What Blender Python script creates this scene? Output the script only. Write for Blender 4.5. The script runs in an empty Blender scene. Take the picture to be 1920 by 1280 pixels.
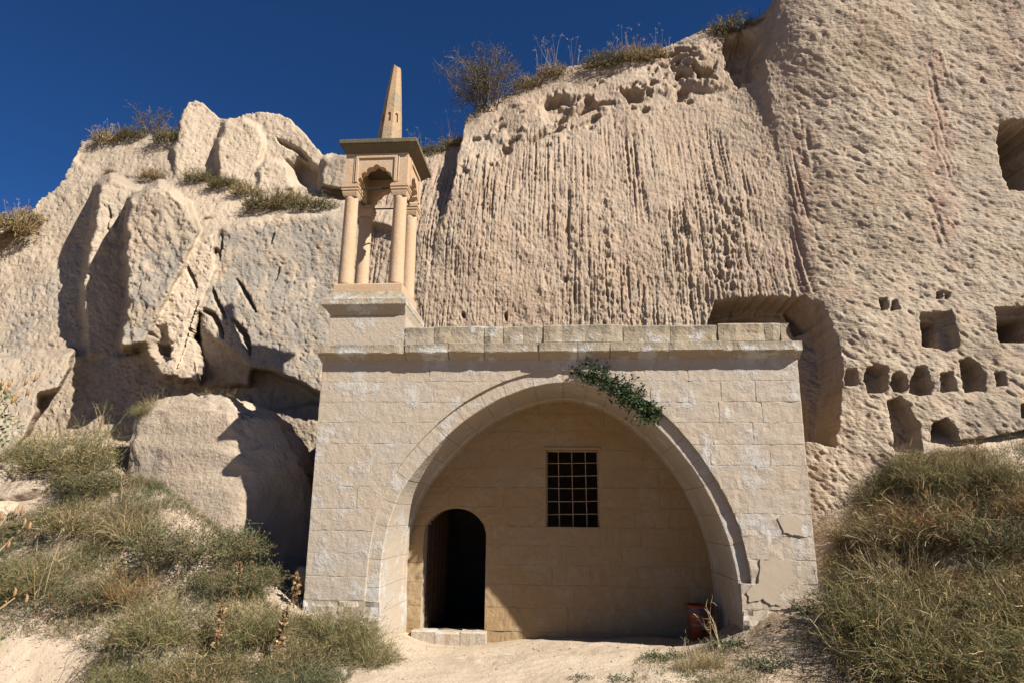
import bpy, bmesh, math, random
import numpy as np
from mathutils import Matrix, Vector
from mathutils.geometry import tessellate_polygon
rng = np.random.default_rng(7)
random.seed(7)
SC = bpy.context.scene
COL = SC.collection

# ------------------------------------------------------------------ camera
F = 1280.0                                   # focal length in pixels of the 1920 px wide photograph (24 mm)
def _setup():
    ray = lambda px, py: np.array([(px-960)/F, (640-py)/F, 1.0])
    up = ray(1017., -4450.); up /= np.linalg.norm(up)          # vertical vanishing point
    a = (1060.-960)/F
    dp = np.array([a, -(up[0]*a+up[2])/up[1], 1.0]); dp /= np.linalg.norm(dp)
    X = np.cross(up, dp)
    if X[0] < 0: X = -X
    return np.stack([X, dp, up])
R = _setup()
C = np.array([0., -9.0, 1.7])
cd = bpy.data.cameras.new('camera'); cam = bpy.data.objects.new('camera', cd); COL.objects.link(cam)
cd.sensor_width = 36; cd.lens = 24.0; cd.clip_start = .05; cd.clip_end = 3000
M = Matrix.Identity(4)
for i in range(3):
    M[i][0] = R[i][0]; M[i][1] = R[i][1]; M[i][2] = -R[i][2]; M[i][3] = C[i]
cam.matrix_world = M
SC.camera = cam
SC.render.resolution_x = 1024; SC.render.resolution_y = 682

def rays(px, py):
    d = np.stack([(np.asarray(px, float)-960)/F, (640-np.asarray(py, float))/F, np.ones(np.shape(px))], -1)
    return d @ R.T
def onY(px, py, Y):
    """point on the vertical plane at depth Y seen at a pixel"""
    d = rays(px, py); t = (np.asarray(Y)-C[1])/d[..., 1]
    return C + d*t[..., None]
def onZ(px, py, Z):
    d = rays(px, py); t = (np.asarray(Z)-C[2])/d[..., 2]
    return C + d*t[..., None]
def proj(P):
    c = (np.asarray(P)-C) @ R
    return 960+F*c[..., 0]/c[..., 2], 640-F*c[..., 1]/c[..., 2]

# ------------------------------------------------------------------ light
LDIR = Vector((-1.62, 1.0, -1.54)).normalized()      # measured from the arch's shadow on the back wall
sd = bpy.data.lights.new('sun', 'SUN'); sun = bpy.data.objects.new('sun', sd); COL.objects.link(sun)
sd.energy = 5.0; sd.angle = math.radians(.53); sd.color = (1.0, .945, .865)
sun.rotation_euler = LDIR.to_track_quat('-Z', 'Y').to_euler(); sun.location = (12, -10, 14)
W = bpy.data.worlds.new('World'); SC.world = W; W.use_nodes = True
nt = W.node_tree; nt.nodes.clear()
sky = nt.nodes.new('ShaderNodeTexSky'); sky.sky_type = 'NISHITA'; sky.sun_disc = False
sky.sun_elevation = math.asin(-LDIR.z); sky.sun_rotation = math.atan2(-LDIR.x, -LDIR.y)
sky.altitude = 3000; sky.air_density = .62; sky.dust_density = 0.0; sky.ozone_density = 10.0
bg = nt.nodes.new('ShaderNodeBackground'); bg.inputs['Strength'].default_value = .05
wo = nt.nodes.new('ShaderNodeOutputWorld')
hs = nt.nodes.new('ShaderNodeHueSaturation'); hs.inputs['Saturation'].default_value = 1.08
nt.links.new(sky.outputs[0], hs.inputs['Color']); nt.links.new(hs.outputs[0], bg.inputs[0]); nt.links.new(bg.outputs[0], wo.inputs[0])
SC.view_settings.view_transform = 'Standard'; SC.view_settings.look = 'None'
SC.view_settings.exposure = 1.25; SC.view_settings.gamma = 1.0
SC.view_settings.use_curve_mapping = False

# ------------------------------------------------------------------ helpers
def tag(o, label=None, cat=None, group=None, kind=None):
    if label: o['label'] = label
    if cat: o['category'] = cat
    if group: o['group'] = group
    if kind: o['kind'] = kind
    return o
def empty(name, loc=(0, 0, 0)):
    o = bpy.data.objects.new(name, None); COL.objects.link(o); o.location = loc; o.empty_display_size = .2
    return o
def link(name, me, mat=None, parent=None, smooth=False):
    o = bpy.data.objects.new(name, me); COL.objects.link(o)
    if mat is not None and not me.materials: me.materials.append(mat)
    if parent is not None:
        o.parent = parent
        if parent.type == 'EMPTY': o.matrix_parent_inverse = Matrix.Translation(-parent.location)
    if smooth: me.shade_smooth()
    return o
def mesh_np(name, V, faces_list, smooth=False):
    """faces_list: list of int arrays (n,3) or (n,4)"""
    me = bpy.data.meshes.new(name)
    V = np.ascontiguousarray(V, np.float32)
    loops = np.concatenate([f.ravel() for f in faces_list]).astype(np.int32)
    tot = np.concatenate([np.full(len(f), f.shape[1], np.int32) for f in faces_list])
    start = np.concatenate([[0], np.cumsum(tot)[:-1]]).astype(np.int32)
    me.vertices.add(len(V)); me.vertices.foreach_set('co', V.ravel())
    me.loops.add(len(loops)); me.loops.foreach_set('vertex_index', loops)
    me.polygons.add(len(tot)); me.polygons.foreach_set('loop_start', start); me.polygons.foreach_set('loop_total', tot)
    me.polygons.foreach_set('use_smooth', np.full(len(tot), smooth, bool))
    me.update(calc_edges=True)
    return me
def grid_faces(n, m):
    i = np.arange(n-1)[:, None]*m + np.arange(m-1)[None]
    return np.stack([i, i+1, i+m+1, i+m], -1).reshape(-1, 4)
def fattr(me, name, arr):
    a = me.attributes.new(name, 'FLOAT', 'POINT'); a.data.foreach_set('value', np.ascontiguousarray(arr, np.float32).ravel())
def cattr(me, name, arr):
    a = me.attributes.new(name, 'FLOAT_COLOR', 'POINT')
    c = np.ones((len(arr), 4), np.float32); c[:, :3] = arr; a.data.foreach_set('color', c.ravel())
class MB:
    """collects boxes / prisms / tubes in one mesh"""
    def __init__(s): s.v = []; s.f = []
    def add(s, V, Fs):
        o = len(s.v); s.v += [tuple(map(float, p)) for p in V]; s.f += [tuple(i+o for i in f) for f in Fs]; return s
    def box(s, a, b):
        (x0, y0, z0), (x1, y1, z1) = a, b
        V = [(x0,y0,z0),(x1,y0,z0),(x1,y1,z0),(x0,y1,z0),(x0,y0,z1),(x1,y0,z1),(x1,y1,z1),(x0,y1,z1)]
        return s.add(V, [(3,2,1,0),(4,5,6,7),(0,1,5,4),(1,2,6,5),(2,3,7,6),(3,0,4,7)])
    def rings(s, RR, cap0=True, cap1=True):
        n = len(RR[0]); V = [p for r in RR for p in r]; Fs = []
        for k in range(len(RR)-1):
            for i in range(n):
                j = (i+1) % n; Fs.append((k*n+i, k*n+j, (k+1)*n+j, (k+1)*n+i))
        if cap0: Fs.append(tuple(range(n))[::-1])
        if cap1: Fs.append(tuple(range((len(RR)-1)*n, len(RR)*n)))
        return s.add(V, Fs)
    def tube(s, P, rad, n=6):
        P = [Vector(p) for p in P]; RR = []
        if not hasattr(rad, '__len__'): rad = [rad]*len(P)
        for k, p in enumerate(P):
            d = (P[min(k+1, len(P)-1)]-P[max(k-1, 0)]).normalized()
            a = d.orthogonal().normalized(); b = d.cross(a)
            RR.append([p+(a*math.cos(t)+b*math.sin(t))*rad[k] for t in [2*math.pi*i/n for i in range(n)]])
        return s.rings(RR)
    def build(s, name, mat, parent=None, smooth=False, bevel=0):
        me = bpy.data.meshes.new(name); me.from_pydata(s.v, [], s.f)
        bm = bmesh.new(); bm.from_mesh(me)
        bmesh.ops.recalc_face_normals(bm, faces=bm.faces)
        if bevel: bmesh.ops.bevel(bm, geom=list(bm.edges), offset=bevel, segments=1, affect='EDGES', profile=.5)
        bm.to_mesh(me); bm.free()
        o = link(name, me, mat, parent)
        if smooth: me.shade_auto_smooth(angle=math.radians(40)) if hasattr(me, 'shade_auto_smooth') else me.shade_smooth()
        return o

# --- numpy gradient noise
_perm = np.random.default_rng(3).permutation(512).astype(np.int64); _perm = np.concatenate([_perm, _perm])
_g = np.random.default_rng(4).normal(size=(512, 3)); _g /= np.linalg.norm(_g, axis=1)[:, None]
def noise(x, y, z=0.0):
    x, y, z = np.broadcast_arrays(np.asarray(x, float), np.asarray(y, float), np.asarray(z, float))
    xi, yi, zi = np.floor(x).astype(int), np.floor(y).astype(int), np.floor(z).astype(int)
    xf, yf, zf = x-xi, y-yi, z-zi
    u, v, w = [t*t*t*(t*(t*6-15)+10) for t in (xf, yf, zf)]
    out = 0
    for dx in (0, 1):
        for dy in (0, 1):
            for dz in (0, 1):
                h = _perm[(_perm[(_perm[(xi+dx) & 511]+yi+dy) & 511]+zi+dz) & 511]
                g = _g[h]
                dot = g[..., 0]*(xf-dx)+g[..., 1]*(yf-dy)+g[..., 2]*(zf-dz)
                out = out + dot*(u if dx else 1-u)*(v if dy else 1-v)*(w if dz else 1-w)
    return out*1.6
def fbm(x, y, z=0.0, o=4, gain=.5, lac=2.03):
    s = 0; a = 1; n = 0
    for k in range(o):
        s = s+a*noise(x*lac**k+17.3*k, y*lac**k-9.1*k, np.asarray(z)*lac**k+5.7*k); n += a; a *= gain
    return s/n
def ridged(x, y, z=0.0, o=3):
    s = 0; a = 1; n = 0
    for k in range(o):
        s = s+a*(1-2*np.abs(noise(x*2.1**k+31*k, y*2.1**k+7*k, np.asarray(z)*2.1**k))); n += a; a *= .5
    return s/n
def sstep(a, b, x):
    t = np.clip((x-a)/(b-a), 0, 1); return t*t*(3-2*t)
def tps(pts, vals, lam=1e-3):
    P = np.asarray(pts, float); v = np.asarray(vals, float); sc = np.ptp(P, axis=0).max(); P = P/sc
    def k(r2): return np.where(r2 > 1e-12, .5*r2*np.log(np.maximum(r2, 1e-12)), 0)
    n = len(P); K = k(((P[:, None]-P[None])**2).sum(-1))+lam*np.eye(n)
    A = np.block([[K, np.ones((n, 1)), P], [np.ones((1, n)), np.zeros((1, 3))], [P.T, np.zeros((2, 3))]])
    w = np.linalg.solve(A, np.concatenate([v, np.zeros(3)]))
    def f(x, y):
        x = np.asarray(x, float)/sc; y = np.asarray(y, float)/sc; s = w[n]+w[n+1]*x+w[n+2]*y
        for i in range(n): s = s+w[i]*k((x-P[i, 0])**2+(y-P[i, 1])**2)
        return s
    return f
def sdf(poly, x, y):
    """signed distance to a polygon, negative inside"""
    P = np.asarray(poly, float); d = np.full(x.shape, 1e18); ins = np.zeros(x.shape, bool)
    for i in range(len(P)):
        a, b = P[i], P[(i+1) % len(P)]; e = b-a
        wx, wy = x-a[0], y-a[1]; t = np.clip((wx*e[0]+wy*e[1])/max(e@e, 1e-9), 0, 1)
        d = np.minimum(d, (wx-e[0]*t)**2+(wy-e[1]*t)**2)
        c = ((a[1] <= y) & (b[1] > y)) | ((b[1] <= y) & (a[1] > y))
        with np.errstate(divide='ignore', invalid='ignore'):
            xi = a[0]+(y-a[1])*(e[0]/(e[1] if abs(e[1]) > 1e-9 else 1e-9))
        ins ^= c & (x < xi)
    d = np.sqrt(d); return np.where(ins, -d, d)
def pdist(line, x, y):
    P = np.asarray(line, float); d = np.full(x.shape, 1e18)
    for a, b in zip(P[:-1], P[1:]):
        e = b-a; wx, wy = x-a[0], y-a[1]; t = np.clip((wx*e[0]+wy*e[1])/max(e@e, 1e-9), 0, 1)
        d = np.minimum(d, (wx-e[0]*t)**2+(wy-e[1]*t)**2)
    return np.sqrt(d)
def blur(A, s):
    r = int(3*s)+1; k = np.exp(-.5*(np.arange(-r, r+1)/s)**2); k /= k.sum()
    for ax in (0, 1):
        Pd = np.pad(A, [(r, r) if i == ax else (0, 0) for i in (0, 1)], mode='edge')
        A = sum(k[j]*np.take(Pd, np.arange(j, j+A.shape[ax]), axis=ax) for j in range(2*r+1))
    return A

# ------------------------------------------------------------------ materials
class NT:
    def __init__(s, name):
        s.m = bpy.data.materials.new(name); s.m.use_nodes = True; s.t = s.m.node_tree
        s.b = s.t.nodes['Principled BSDF']; s.b.inputs['Specular IOR Level'].default_value = .15
        s.b.inputs['Roughness'].default_value = .9
    def n(s, typ, **kw):
        nd = s.t.nodes.new(typ)
        for k, v in kw.items():
            if k in nd.inputs.keys() if not hasattr(nd, k) else False: nd.inputs[k].default_value = v
            else: setattr(nd, k, v)
        return nd
    def l(s, a, b): s.t.links.new(a, b)
    def pos(s, scale=(1, 1, 1), obj=False):
        if obj: src = s.n('ShaderNodeTexCoord').outputs['Object']
        else: src = s.n('ShaderNodeNewGeometry').outputs['Position']
        mp = s.n('ShaderNodeMapping'); mp.inputs['Scale'].default_value = scale; s.l(src, mp.inputs[0]); return mp.outputs[0]
    def noise(s, vec, scale, detail=4, rough=.55, dist=0):
        nd = s.n('ShaderNodeTexNoise'); nd.inputs['Scale'].default_value = scale; nd.inputs['Detail'].default_value = detail
        nd.inputs['Roughness'].default_value = rough; nd.inputs['Distortion'].default_value = dist; s.l(vec, nd.inputs['Vector']); return nd.outputs['Fac']
    def ramp(s, fac, stops):
        r = s.n('ShaderNodeValToRGB'); e = r.color_ramp.elements
        while len(e) < len(stops): e.new(.5)
        for k, (p, c) in enumerate(stops):
            e[k].position = p; e[k].color = (*c, 1) if len(c) == 3 else c
        s.l(fac, r.inputs[0]); return r.outputs[0]
    def mix(s, fac, a, b, mode='MIX'):
        nd = s.n('ShaderNodeMix', data_type='RGBA', blend_type=mode)
        for sock, v in ((nd.inputs[0], fac), (nd.inputs[6], a), (nd.inputs[7], b)):
            if hasattr(v, 'is_linked') or isinstance(v, bpy.types.NodeSocket): s.l(v, sock)
            else: sock.default_value = v if isinstance(v, (int, float)) else (*v, 1)
        return nd.outputs[2]
    def math(s, op, a, b=None):
        nd = s.n('ShaderNodeMath', operation=op)
        for sock, v in ((nd.inputs[0], a), (nd.inputs[1], b)):
            if v is None: continue
            if isinstance(v, bpy.types.NodeSocket): s.l(v, sock)
            else: sock.default_value = v
        return nd.outputs[0]
    def attr(s, name, col=False):
        nd = s.n('ShaderNodeAttribute'); nd.attribute_name = name; return nd.outputs['Color' if col else 'Fac']
    def bump(s, h, dist=.02, strength=1.0, prev=None):
        nd = s.n('ShaderNodeBump'); nd.inputs['Distance'].default_value = dist; nd.inputs['Strength'].default_value = strength
        s.l(h, nd.inputs['Height'])
        if prev is not None: s.l(prev, nd.inputs['Normal'])
        return nd.outputs[0]
    def fin(s, col, nrm=None, rough=None):
        if isinstance(col, bpy.types.NodeSocket): s.l(col, s.b.inputs['Base Color'])
        else: s.b.inputs['Base Color'].default_value = (*col, 1)
        if nrm is not None: s.l(nrm, s.b.inputs['Normal'])
        if rough is not None: s.b.inputs['Roughness'].default_value = rough
        return s.m

def mat_rock():
    s = NT('tuff_rock'); p = s.pos()
    c = s.ramp(s.noise(p, .9, 6, .6), [(.28, (.215, .165, .112)), (.48, (.283, .226, .162)), (.74, (.345, .287, .215))])
    c = s.mix(s.math('MULTIPLY', s.ramp(s.noise(p, 2.6, 5, .65), [(.45, (0,)*3), (.7, (1,)*3)]), .6), c, (.275, .195, .132))
    st = s.noise(s.pos((5, 5, .35)), 1.6, 5, .6)                       # vertical water marks
    c = s.mix(s.math('MULTIPLY', s.ramp(st, [(.48, (0,)*3), (.68, (1,)*3)]), .45), c, (.165, .125, .09))
    c = s.mix(s.math('MULTIPLY', s.attr('tan'), .7), c, (.285, .205, .14))
    gr = s.math('MULTIPLY', s.attr('lichen'), s.ramp(s.noise(s.pos((1.4, 1.4, .8)), 2.6, 8, .7), [(.38, (0,)*3), (.54, (1,)*3)]))
    c = s.mix(gr, c, (.185, .163, .135))
    c = s.mix(s.attr('pale'), c, (.36, .285, .205))
    rd = s.math('MULTIPLY', s.attr('red'), s.ramp(s.noise(s.pos((9, 9, .5)), 1.5, 4, .6), [(.42, (0,)*3), (.6, (1,)*3)]))
    c = s.mix(rd, c, (.22, .125, .095))
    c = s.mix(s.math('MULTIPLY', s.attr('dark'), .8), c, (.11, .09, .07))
    sp = s.n('ShaderNodeTexVoronoi'); sp.inputs['Scale'].default_value = 38; s.l(p, sp.inputs['Vector'])
    pit = s.ramp(sp.outputs['Distance'], [(.06, (1,)*3), (.2, (0,)*3)])
    pm = s.math('MULTIPLY', pit, s.ramp(s.noise(p, 6, 3), [(.5, (0,)*3), (.62, (1,)*3)]))
    c = s.mix(s.math('MULTIPLY', pm, .35), c, (.25, .18, .13))
    h = s.math('ADD', s.math('MULTIPLY', s.noise(p, 11, 3, .6), 1.0), s.math('MULTIPLY', s.noise(p, 27, 2, .5), .30))
    h = s.math('SUBTRACT', h, s.math('MULTIPLY', pm, .3))
    vs = s.noise(s.pos((26, 26, 2.2)), 1.0, 3, .6); h = s.math('ADD', h, s.math('MULTIPLY', s.math('MULTIPLY', vs, s.attr('rilled')), 1.1))
    dg = s.n('ShaderNodeMapping'); dg.inputs['Rotation'].default_value = (0, math.radians(45), 0); dg.inputs['Scale'].default_value = (9, 20, 24); s.l(s.n('ShaderNodeNewGeometry').outputs['Position'], dg.inputs[0])
    h = s.math('ADD', h, s.math('MULTIPLY', s.math('MULTIPLY', s.noise(dg.outputs[0], 1.0, 3, .6), s.attr('slanted')), 1.1))
    return s.fin(c, s.bump(h, .035, .75), .95)

def mat_stone(name, base, pale, warm, bump=.02, palef=.5, objvar=.5, lichen_top=False):
    s = NT(name); p = s.pos()
    oi = s.n('ShaderNodeObjectInfo').outputs['Random']
    c = s.mix(s.ramp(oi, [(0, (0,)*3), (1, (objvar,)*3)]), base, warm)
    c = s.mix(s.ramp(s.noise(p, 1.3, 5, .6), [(.4, (0,)*3), (.66, (.75,)*3)]), c, warm)
    pf = s.ramp(s.noise(p, 2.3, 8, .72), [(.52, (0,)*3), (.60, (palef,)*3)])
    c = s.mix(pf, c, pale)
    c = s.mix(s.ramp(s.noise(p, 60, 3, .6), [(.40, (.28,)*3), (.52, (0,)*3)]), c, tuple(v*.55 for v in base))
    if lichen_top:
        tc = s.n('ShaderNodeTexCoord'); sx = s.n('ShaderNodeSeparateXYZ'); s.l(tc.outputs['Generated'], sx.inputs[0])
        lf = s.math('MULTIPLY', s.ramp(sx.outputs['Z'], [(.40, (0,)*3), (.95, (1,)*3)]), s.ramp(s.noise(p, 4.5, 7, .7), [(.40, (0,)*3), (.58, (.95,)*3)]))
        c = s.mix(lf, c, (.13, .115, .085))
    h = s.math('ADD', s.noise(p, 14, 4, .6), s.math('MULTIPLY', s.noise(p, 33, 2, .5), .4))
    h = s.math('ADD', h, s.math('MULTIPLY', pf, .5))
    return s.fin(c, s.bump(h, bump, .55), .93)
M_ROCK = mat_rock()
M_BLOCK = mat_stone('facade_stone', (.315, .272, .218), (.36, .343, .31), (.325, .258, .188), .018, .85)
M_BACK = mat_stone('recess_stone', (.26, .185, .105), (.29, .23, .15), (.25, .16, .075), .014, .45)
M_TURR = mat_stone('turret_stone', (.36, .265, .18), (.36, .315, .255), (.355, .235, .135), .012, .3)
M_CORN = mat_stone('cornice_stone', (.285, .24, .18), (.40, .385, .355), (.285, .22, .14), .03, .95, .5, True)
M_LICH = mat_stone('weathered_cap_stone', (.075, .065, .045), (.15, .125, .085), (.12, .09, .05), .02, .6)
M_SPIRE = mat_stone('spire_stone', (.285, .205, .125), (.20, .17, .125), (.28, .18, .09), .02, .9)
M_MORT = mat_stone('mortar', (.30, .245, .185), (.33, .285, .225), (.29, .22, .155), .016, .4)
def simple(name, col, var=.3, scale=8, bump=.01, rough=.85, spec=.2):
    s = NT(name); p = s.pos(); s.b.inputs['Specular IOR Level'].default_value = spec
    n = s.noise(p, scale, 5, .6)
    c = s.ramp(n, [(.3, tuple(v*(1-var) for v in col)), (.7, tuple(min(1, v*(1+var)) for v in col))])
    return s.fin(c, s.bump(s.noise(p, scale*4, 2), bump, .7), rough)
M_PLAST = simple('smooth_plaster', (.31, .25, .185), .06, 3, .004)
M_WOOD = simple('old_door_wood', (.05, .026, .014), .35, 14, .01, .7)
M_RUST = simple('rusted_iron', (.26, .185, .12), .35, 40, .004, .75)
M_IRON = simple('dark_iron', (.03, .028, .027), .2, 30, .003, .6)
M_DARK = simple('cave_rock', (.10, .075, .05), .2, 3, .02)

def mat_ground():
    s = NT('sandy_soil'); p = s.pos()
    c = s.ramp(s.noise(p, 1.1, 6, .6), [(.3, (.29, .228, .162)), (.55, (.36, .29, .212)), (.75, (.40, .335, .252))])
    dirt = s.math('MULTIPLY', s.attr('dirt'), s.ramp(s.noise(p, 3.5, 6, .65), [(.35, (.2,)*3), (.6, (1,)*3)]))
    c = s.mix(dirt, c, (.22, .15, .10))
    v = s.n('ShaderNodeTexVoronoi'); v.inputs['Scale'].default_value = 30; s.l(p, v.inputs['Vector'])
    pb = s.math('MULTIPLY', s.ramp(v.outputs['Distance'], [(.12, (1,)*3), (.22, (0,)*3)]), s.ramp(s.noise(p, 5, 3), [(.52, (0,)*3), (.6, (1,)*3)]))
    c = s.mix(s.math('MULTIPLY', pb, .35), c, (.40, .32, .25))
    h = s.math('ADD', s.noise(p, 9, 4, .65), s.math('MULTIPLY', pb, .35))
    return s.fin(c, s.bump(h, .035, .8), .97)
M_GROUND = mat_ground()
def mat_plant(name, rough=.75, trans=.0):
    s = NT(name); s.b.inputs['Specular IOR Level'].default_value = .25
    s.fin(s.attr('col', True), None, rough)
    if trans:
        t = s.n('ShaderNodeBsdfTranslucent'); s.l(s.attr('col', True), t.inputs[0])
        mx = s.n('ShaderNodeMixShader'); mx.inputs[0].default_value = trans
        out = s.t.nodes['Material Output']; s.l(s.b.outputs[0], mx.inputs[1]); s.l(t.outputs[0], mx.inputs[2]); s.l(mx.outputs[0], out.inputs[0])
    return s.m
M_PLANT = mat_plant('plant_stems', .75, .2)

# ------------------------------------------------------------------ cliff (one relief: depth read from what each face stands behind)
def axis(lo, a, b, hi, fine, coarse):
    return np.concatenate([np.arange(lo, a, coarse), np.arange(a, b, fine), np.arange(b, hi+coarse, coarse)])
AX = axis(-1220, -20, 1944, 3400, 2.0, 24.0)
AX = np.concatenate([AX[AX < 780], np.arange(780, 1500, 1.4), AX[AX >= 1500]])      # finer where the thin rills are
AY = axis(-420, -12, 960, 1200, 2.0, 14.0)
PX, PY = np.meshgrid(AX, AY)                     # rows follow py
base_r = tps([(640,600),(800,600),(1050,600),(1300,600),(1440,560),(1600,640),(1750,640),(1920,640),(1560,900),(1700,880),(1920,880),
              (700,330),(860,300),(1000,300),(1200,300),(1400,320),(1550,320),(1750,320),(1930,320),(860,235),(1000,150),(1150,110),(1400,60),(1480,60),(1700,60),(1930,60),
              (2500,600),(2500,0),(1900,-400),(1300,-300),(1700,1180),(2400,1180),(500,800)],
             [3.0,2.75,2.75,2.6,2.45,1.55,1.35,1.3,.95,.85,.75,
              4.0,3.7,3.55,3.4,3.2,2.75,2.4,2.2,4.6,4.9,4.8,4.5,3.75,3.3,3.1,
              1.0,2.8,4.4,6,.4,.2,2.6], 1e-4)(np.clip(PX, 300, 2300), PY)
# left outcrops: flat facets painted one over the other, each a plane through three (px, py, depth) points
base_l = np.full(PX.shape, 3.4)
def facet(poly, refs, noise_amp=0):
    A = np.array([[r[0], r[1], 1] for r in refs], float); w = np.linalg.lstsq(A, np.array([r[2] for r in refs], float), rcond=None)[0]
    bx = (PX > min(p[0] for p in poly)-1) & (PX < max(p[0] for p in poly)+1) & (PY > min(p[1] for p in poly)-1) & (PY < max(p[1] for p in poly)+1)
    ii = np.where(bx); jx = PX[ii]+4*noise(PX[ii]/26., PY[ii]/26., 3.3)+1.5*noise(PX[ii]/9., PY[ii]/9., 1.3); jy = PY[ii]+4*noise(PX[ii]/26., PY[ii]/26., 8.8)
    m = sdf(poly, jx, jy) < 0
    base_l[ii[0][m], ii[1][m]] = (w[0]*PX[ii]+w[1]*PY[ii]+w[2])[m]
facet([(-1500,-1500),(760,-1500),(760,420),(-1500,470)], [(200,330,5.3),(600,330,5.2),(300,230,6.6)])            # upper shelf
facet([(-1500,1210),(760,1210),(760,560),(-1500,560)], [(0,700,3.1),(600,700,3.5),(300,1000,2.6)])             # low back ground of the undercut
facet([(-1500,720),(-1500,500),(0,440),(60,400),(130,290),(160,255),(215,262),(250,330),(250,520),(160,660),(60,700)],
      [(150,640,3.5),(0,640,3.65),(150,280,5.6)])                                                             # far left slope
facet([(140,300),(160,250),(330,245),(340,330),(270,345),(190,335)], [(150,330,5.3),(330,330,5.2),(240,250,6.0)])
facet([(400,352),(404,215),(440,205),(490,196),(550,205),(616,285),(602,360),(470,362)], [(430,340,5.05),(600,345,4.95),(490,215,5.7)])   # rounded top mass
facet([(330,345),(322,275),(345,175),(400,175),(422,215),(408,262),(414,350)], [(335,330,5.15),(410,330,5.35),(370,200,5.75)])            # spike
facet([(404,262),(420,228),(455,222),(484,236),(494,262),(478,354),(408,354)], [(410,340,4.72),(480,340,4.80),(440,230,5.35)])            # proud block
facet([(484,312),(500,296),(536,306),(552,356),(478,356)], [(484,350,4.62),(550,350,4.75),(510,300,4.85)])
facet([(604,300),(640,290),(662,292),(662,360),(620,352),(600,350)], [(610,345,4.3),(650,345,4.2),(630,295,4.6)])                          # small block behind the turret
facet([(182,338),(270,330),(480,352),(760,395),(760,430),(500,440),(440,470),(200,470)], [(200,440,3.5),(600,415,3.35),(400,340,5.0)])           # shrub ledge
facet([(181,345),(205,330),(262,352),(262,660),(160,668),(152,540),(160,480),(175,400)], [(158,600,3.15),(235,600,3.55),(195,370,3.55)])           # first fin
facet([(408,455),(420,428),(500,405),(640,400),(780,440),(780,780),(606,748),(560,716),(500,694),(466,692),(432,660),(396,640),(372,610),(374,560),(400,500)],
      [(600,720,2.75),(410,620,2.60),(600,420,3.35)])                                                         # big grey slab
facet([(372,606),(400,636),(435,658),(470,694),(470,722),(380,726),(372,660)], [(440,645,2.62),(400,640,2.66),(390,716,3.1)])   # shaded underside of the slab
facet([(366,446),(400,436),(404,500),(378,572),(352,632),(335,708),(300,706),(268,650),(288,606),(330,525)], [(300,660,2.28),(375,560,2.53),(380,450,2.74)])  # fresh cut face
facet([(352,618),(367,640),(378,718),(330,714)], [(352,625,2.50),(370,710,2.42),(335,710,2.36)])               # pale tongue
facet([(240,372),(300,342),(352,380),(374,432),(366,448),(330,525),(288,606),(270,645),(228,655),(222,640),(236,560),(230,480)],
      [(240,620,2.12),(340,500,2.44),(300,390,2.58)])                                                         # second fin
facet([(-1500,690),(0,668),(80,662),(140,655),(128,690),(112,728),(70,742),(72,775),(40,830),(0,870),(-1500,950)], [(130,670,2.75),(60,760,2.15),(0,690,2.5)])  # sunny lower mass
facet([(500,768),(560,760),(640,750),(640,1000),(545,1000),(520,860)], [(560,770,3.05),(600,900,2.8),(640,800,3.0)])
base_l = blur(base_l, 1.35)
wl = 1-sstep(640, 800, PX)
YB = base_l*wl + base_r*(1-wl)
P0 = onY(PX, PY, YB); WX, WZ = P0[..., 0], P0[..., 2]
# masks
mL = 1-sstep(600, 700, PX)
mR = sstep(1420, 1520, PX+20*noise(PX/60., PY/60.))
mC = (1-mL)*(1-mR)
low = fbm(WX*.8, WZ*.8, 2.2, 3)
DY = .10*fbm(WX*.6, WZ*.6, 0., 3) + .05*fbm(WX*1.9, WZ*1.9, 4.4, 3)
# right wall: hammered, slanting relief
a = (WX+WZ)*.7; b = (WX-WZ)*.7
DY += mR*(.030*ridged(a*2.6, b*.9, 1.1, 3)*(.6+.5*low) + .022*fbm(a*9, b*3.6, 2., 3) + .012*fbm(a*22, b*12, 9., 2)
          + .034*np.clip(.5+low, .2, 1)*sstep(.22, .55, noise(a*12+.5*noise(a*4, b*4), b*4.5, 3.)) + .022*sstep(.25, .6, noise(a*21, b*9, 7.)))
# centre wall: rain rills
ra = np.clip(.55+1.5*fbm(WX*.9, WZ*.35, 7.7, 2), 0.05, 1.4)*sstep(180, 330, PY)
wob = .25*noise(WX*1.5, WZ*1.5, 2.)
rill = .044*sstep(.05, .42, noise(WX*33+wob, WZ*.6, 5.5))+.034*sstep(.2, .55, noise(WX*14+wob, WZ*.7, 3.5))
DY += mC*(ra*rill*(.55+.8*sstep(-.2, .3, fbm(WX*4, WZ*1.2, 8., 2))) + .045*ra*fbm(WX*3.6, WZ*1.8, 6.6, 3) + .026*fbm(WX*12, WZ*9, 3.1, 3) + .020*fbm(WX*30, WZ*18, 1.1, 2) + .026*ra*sstep(.25, .5, noise(WX*15, WZ*9, 9.9)))
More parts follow.
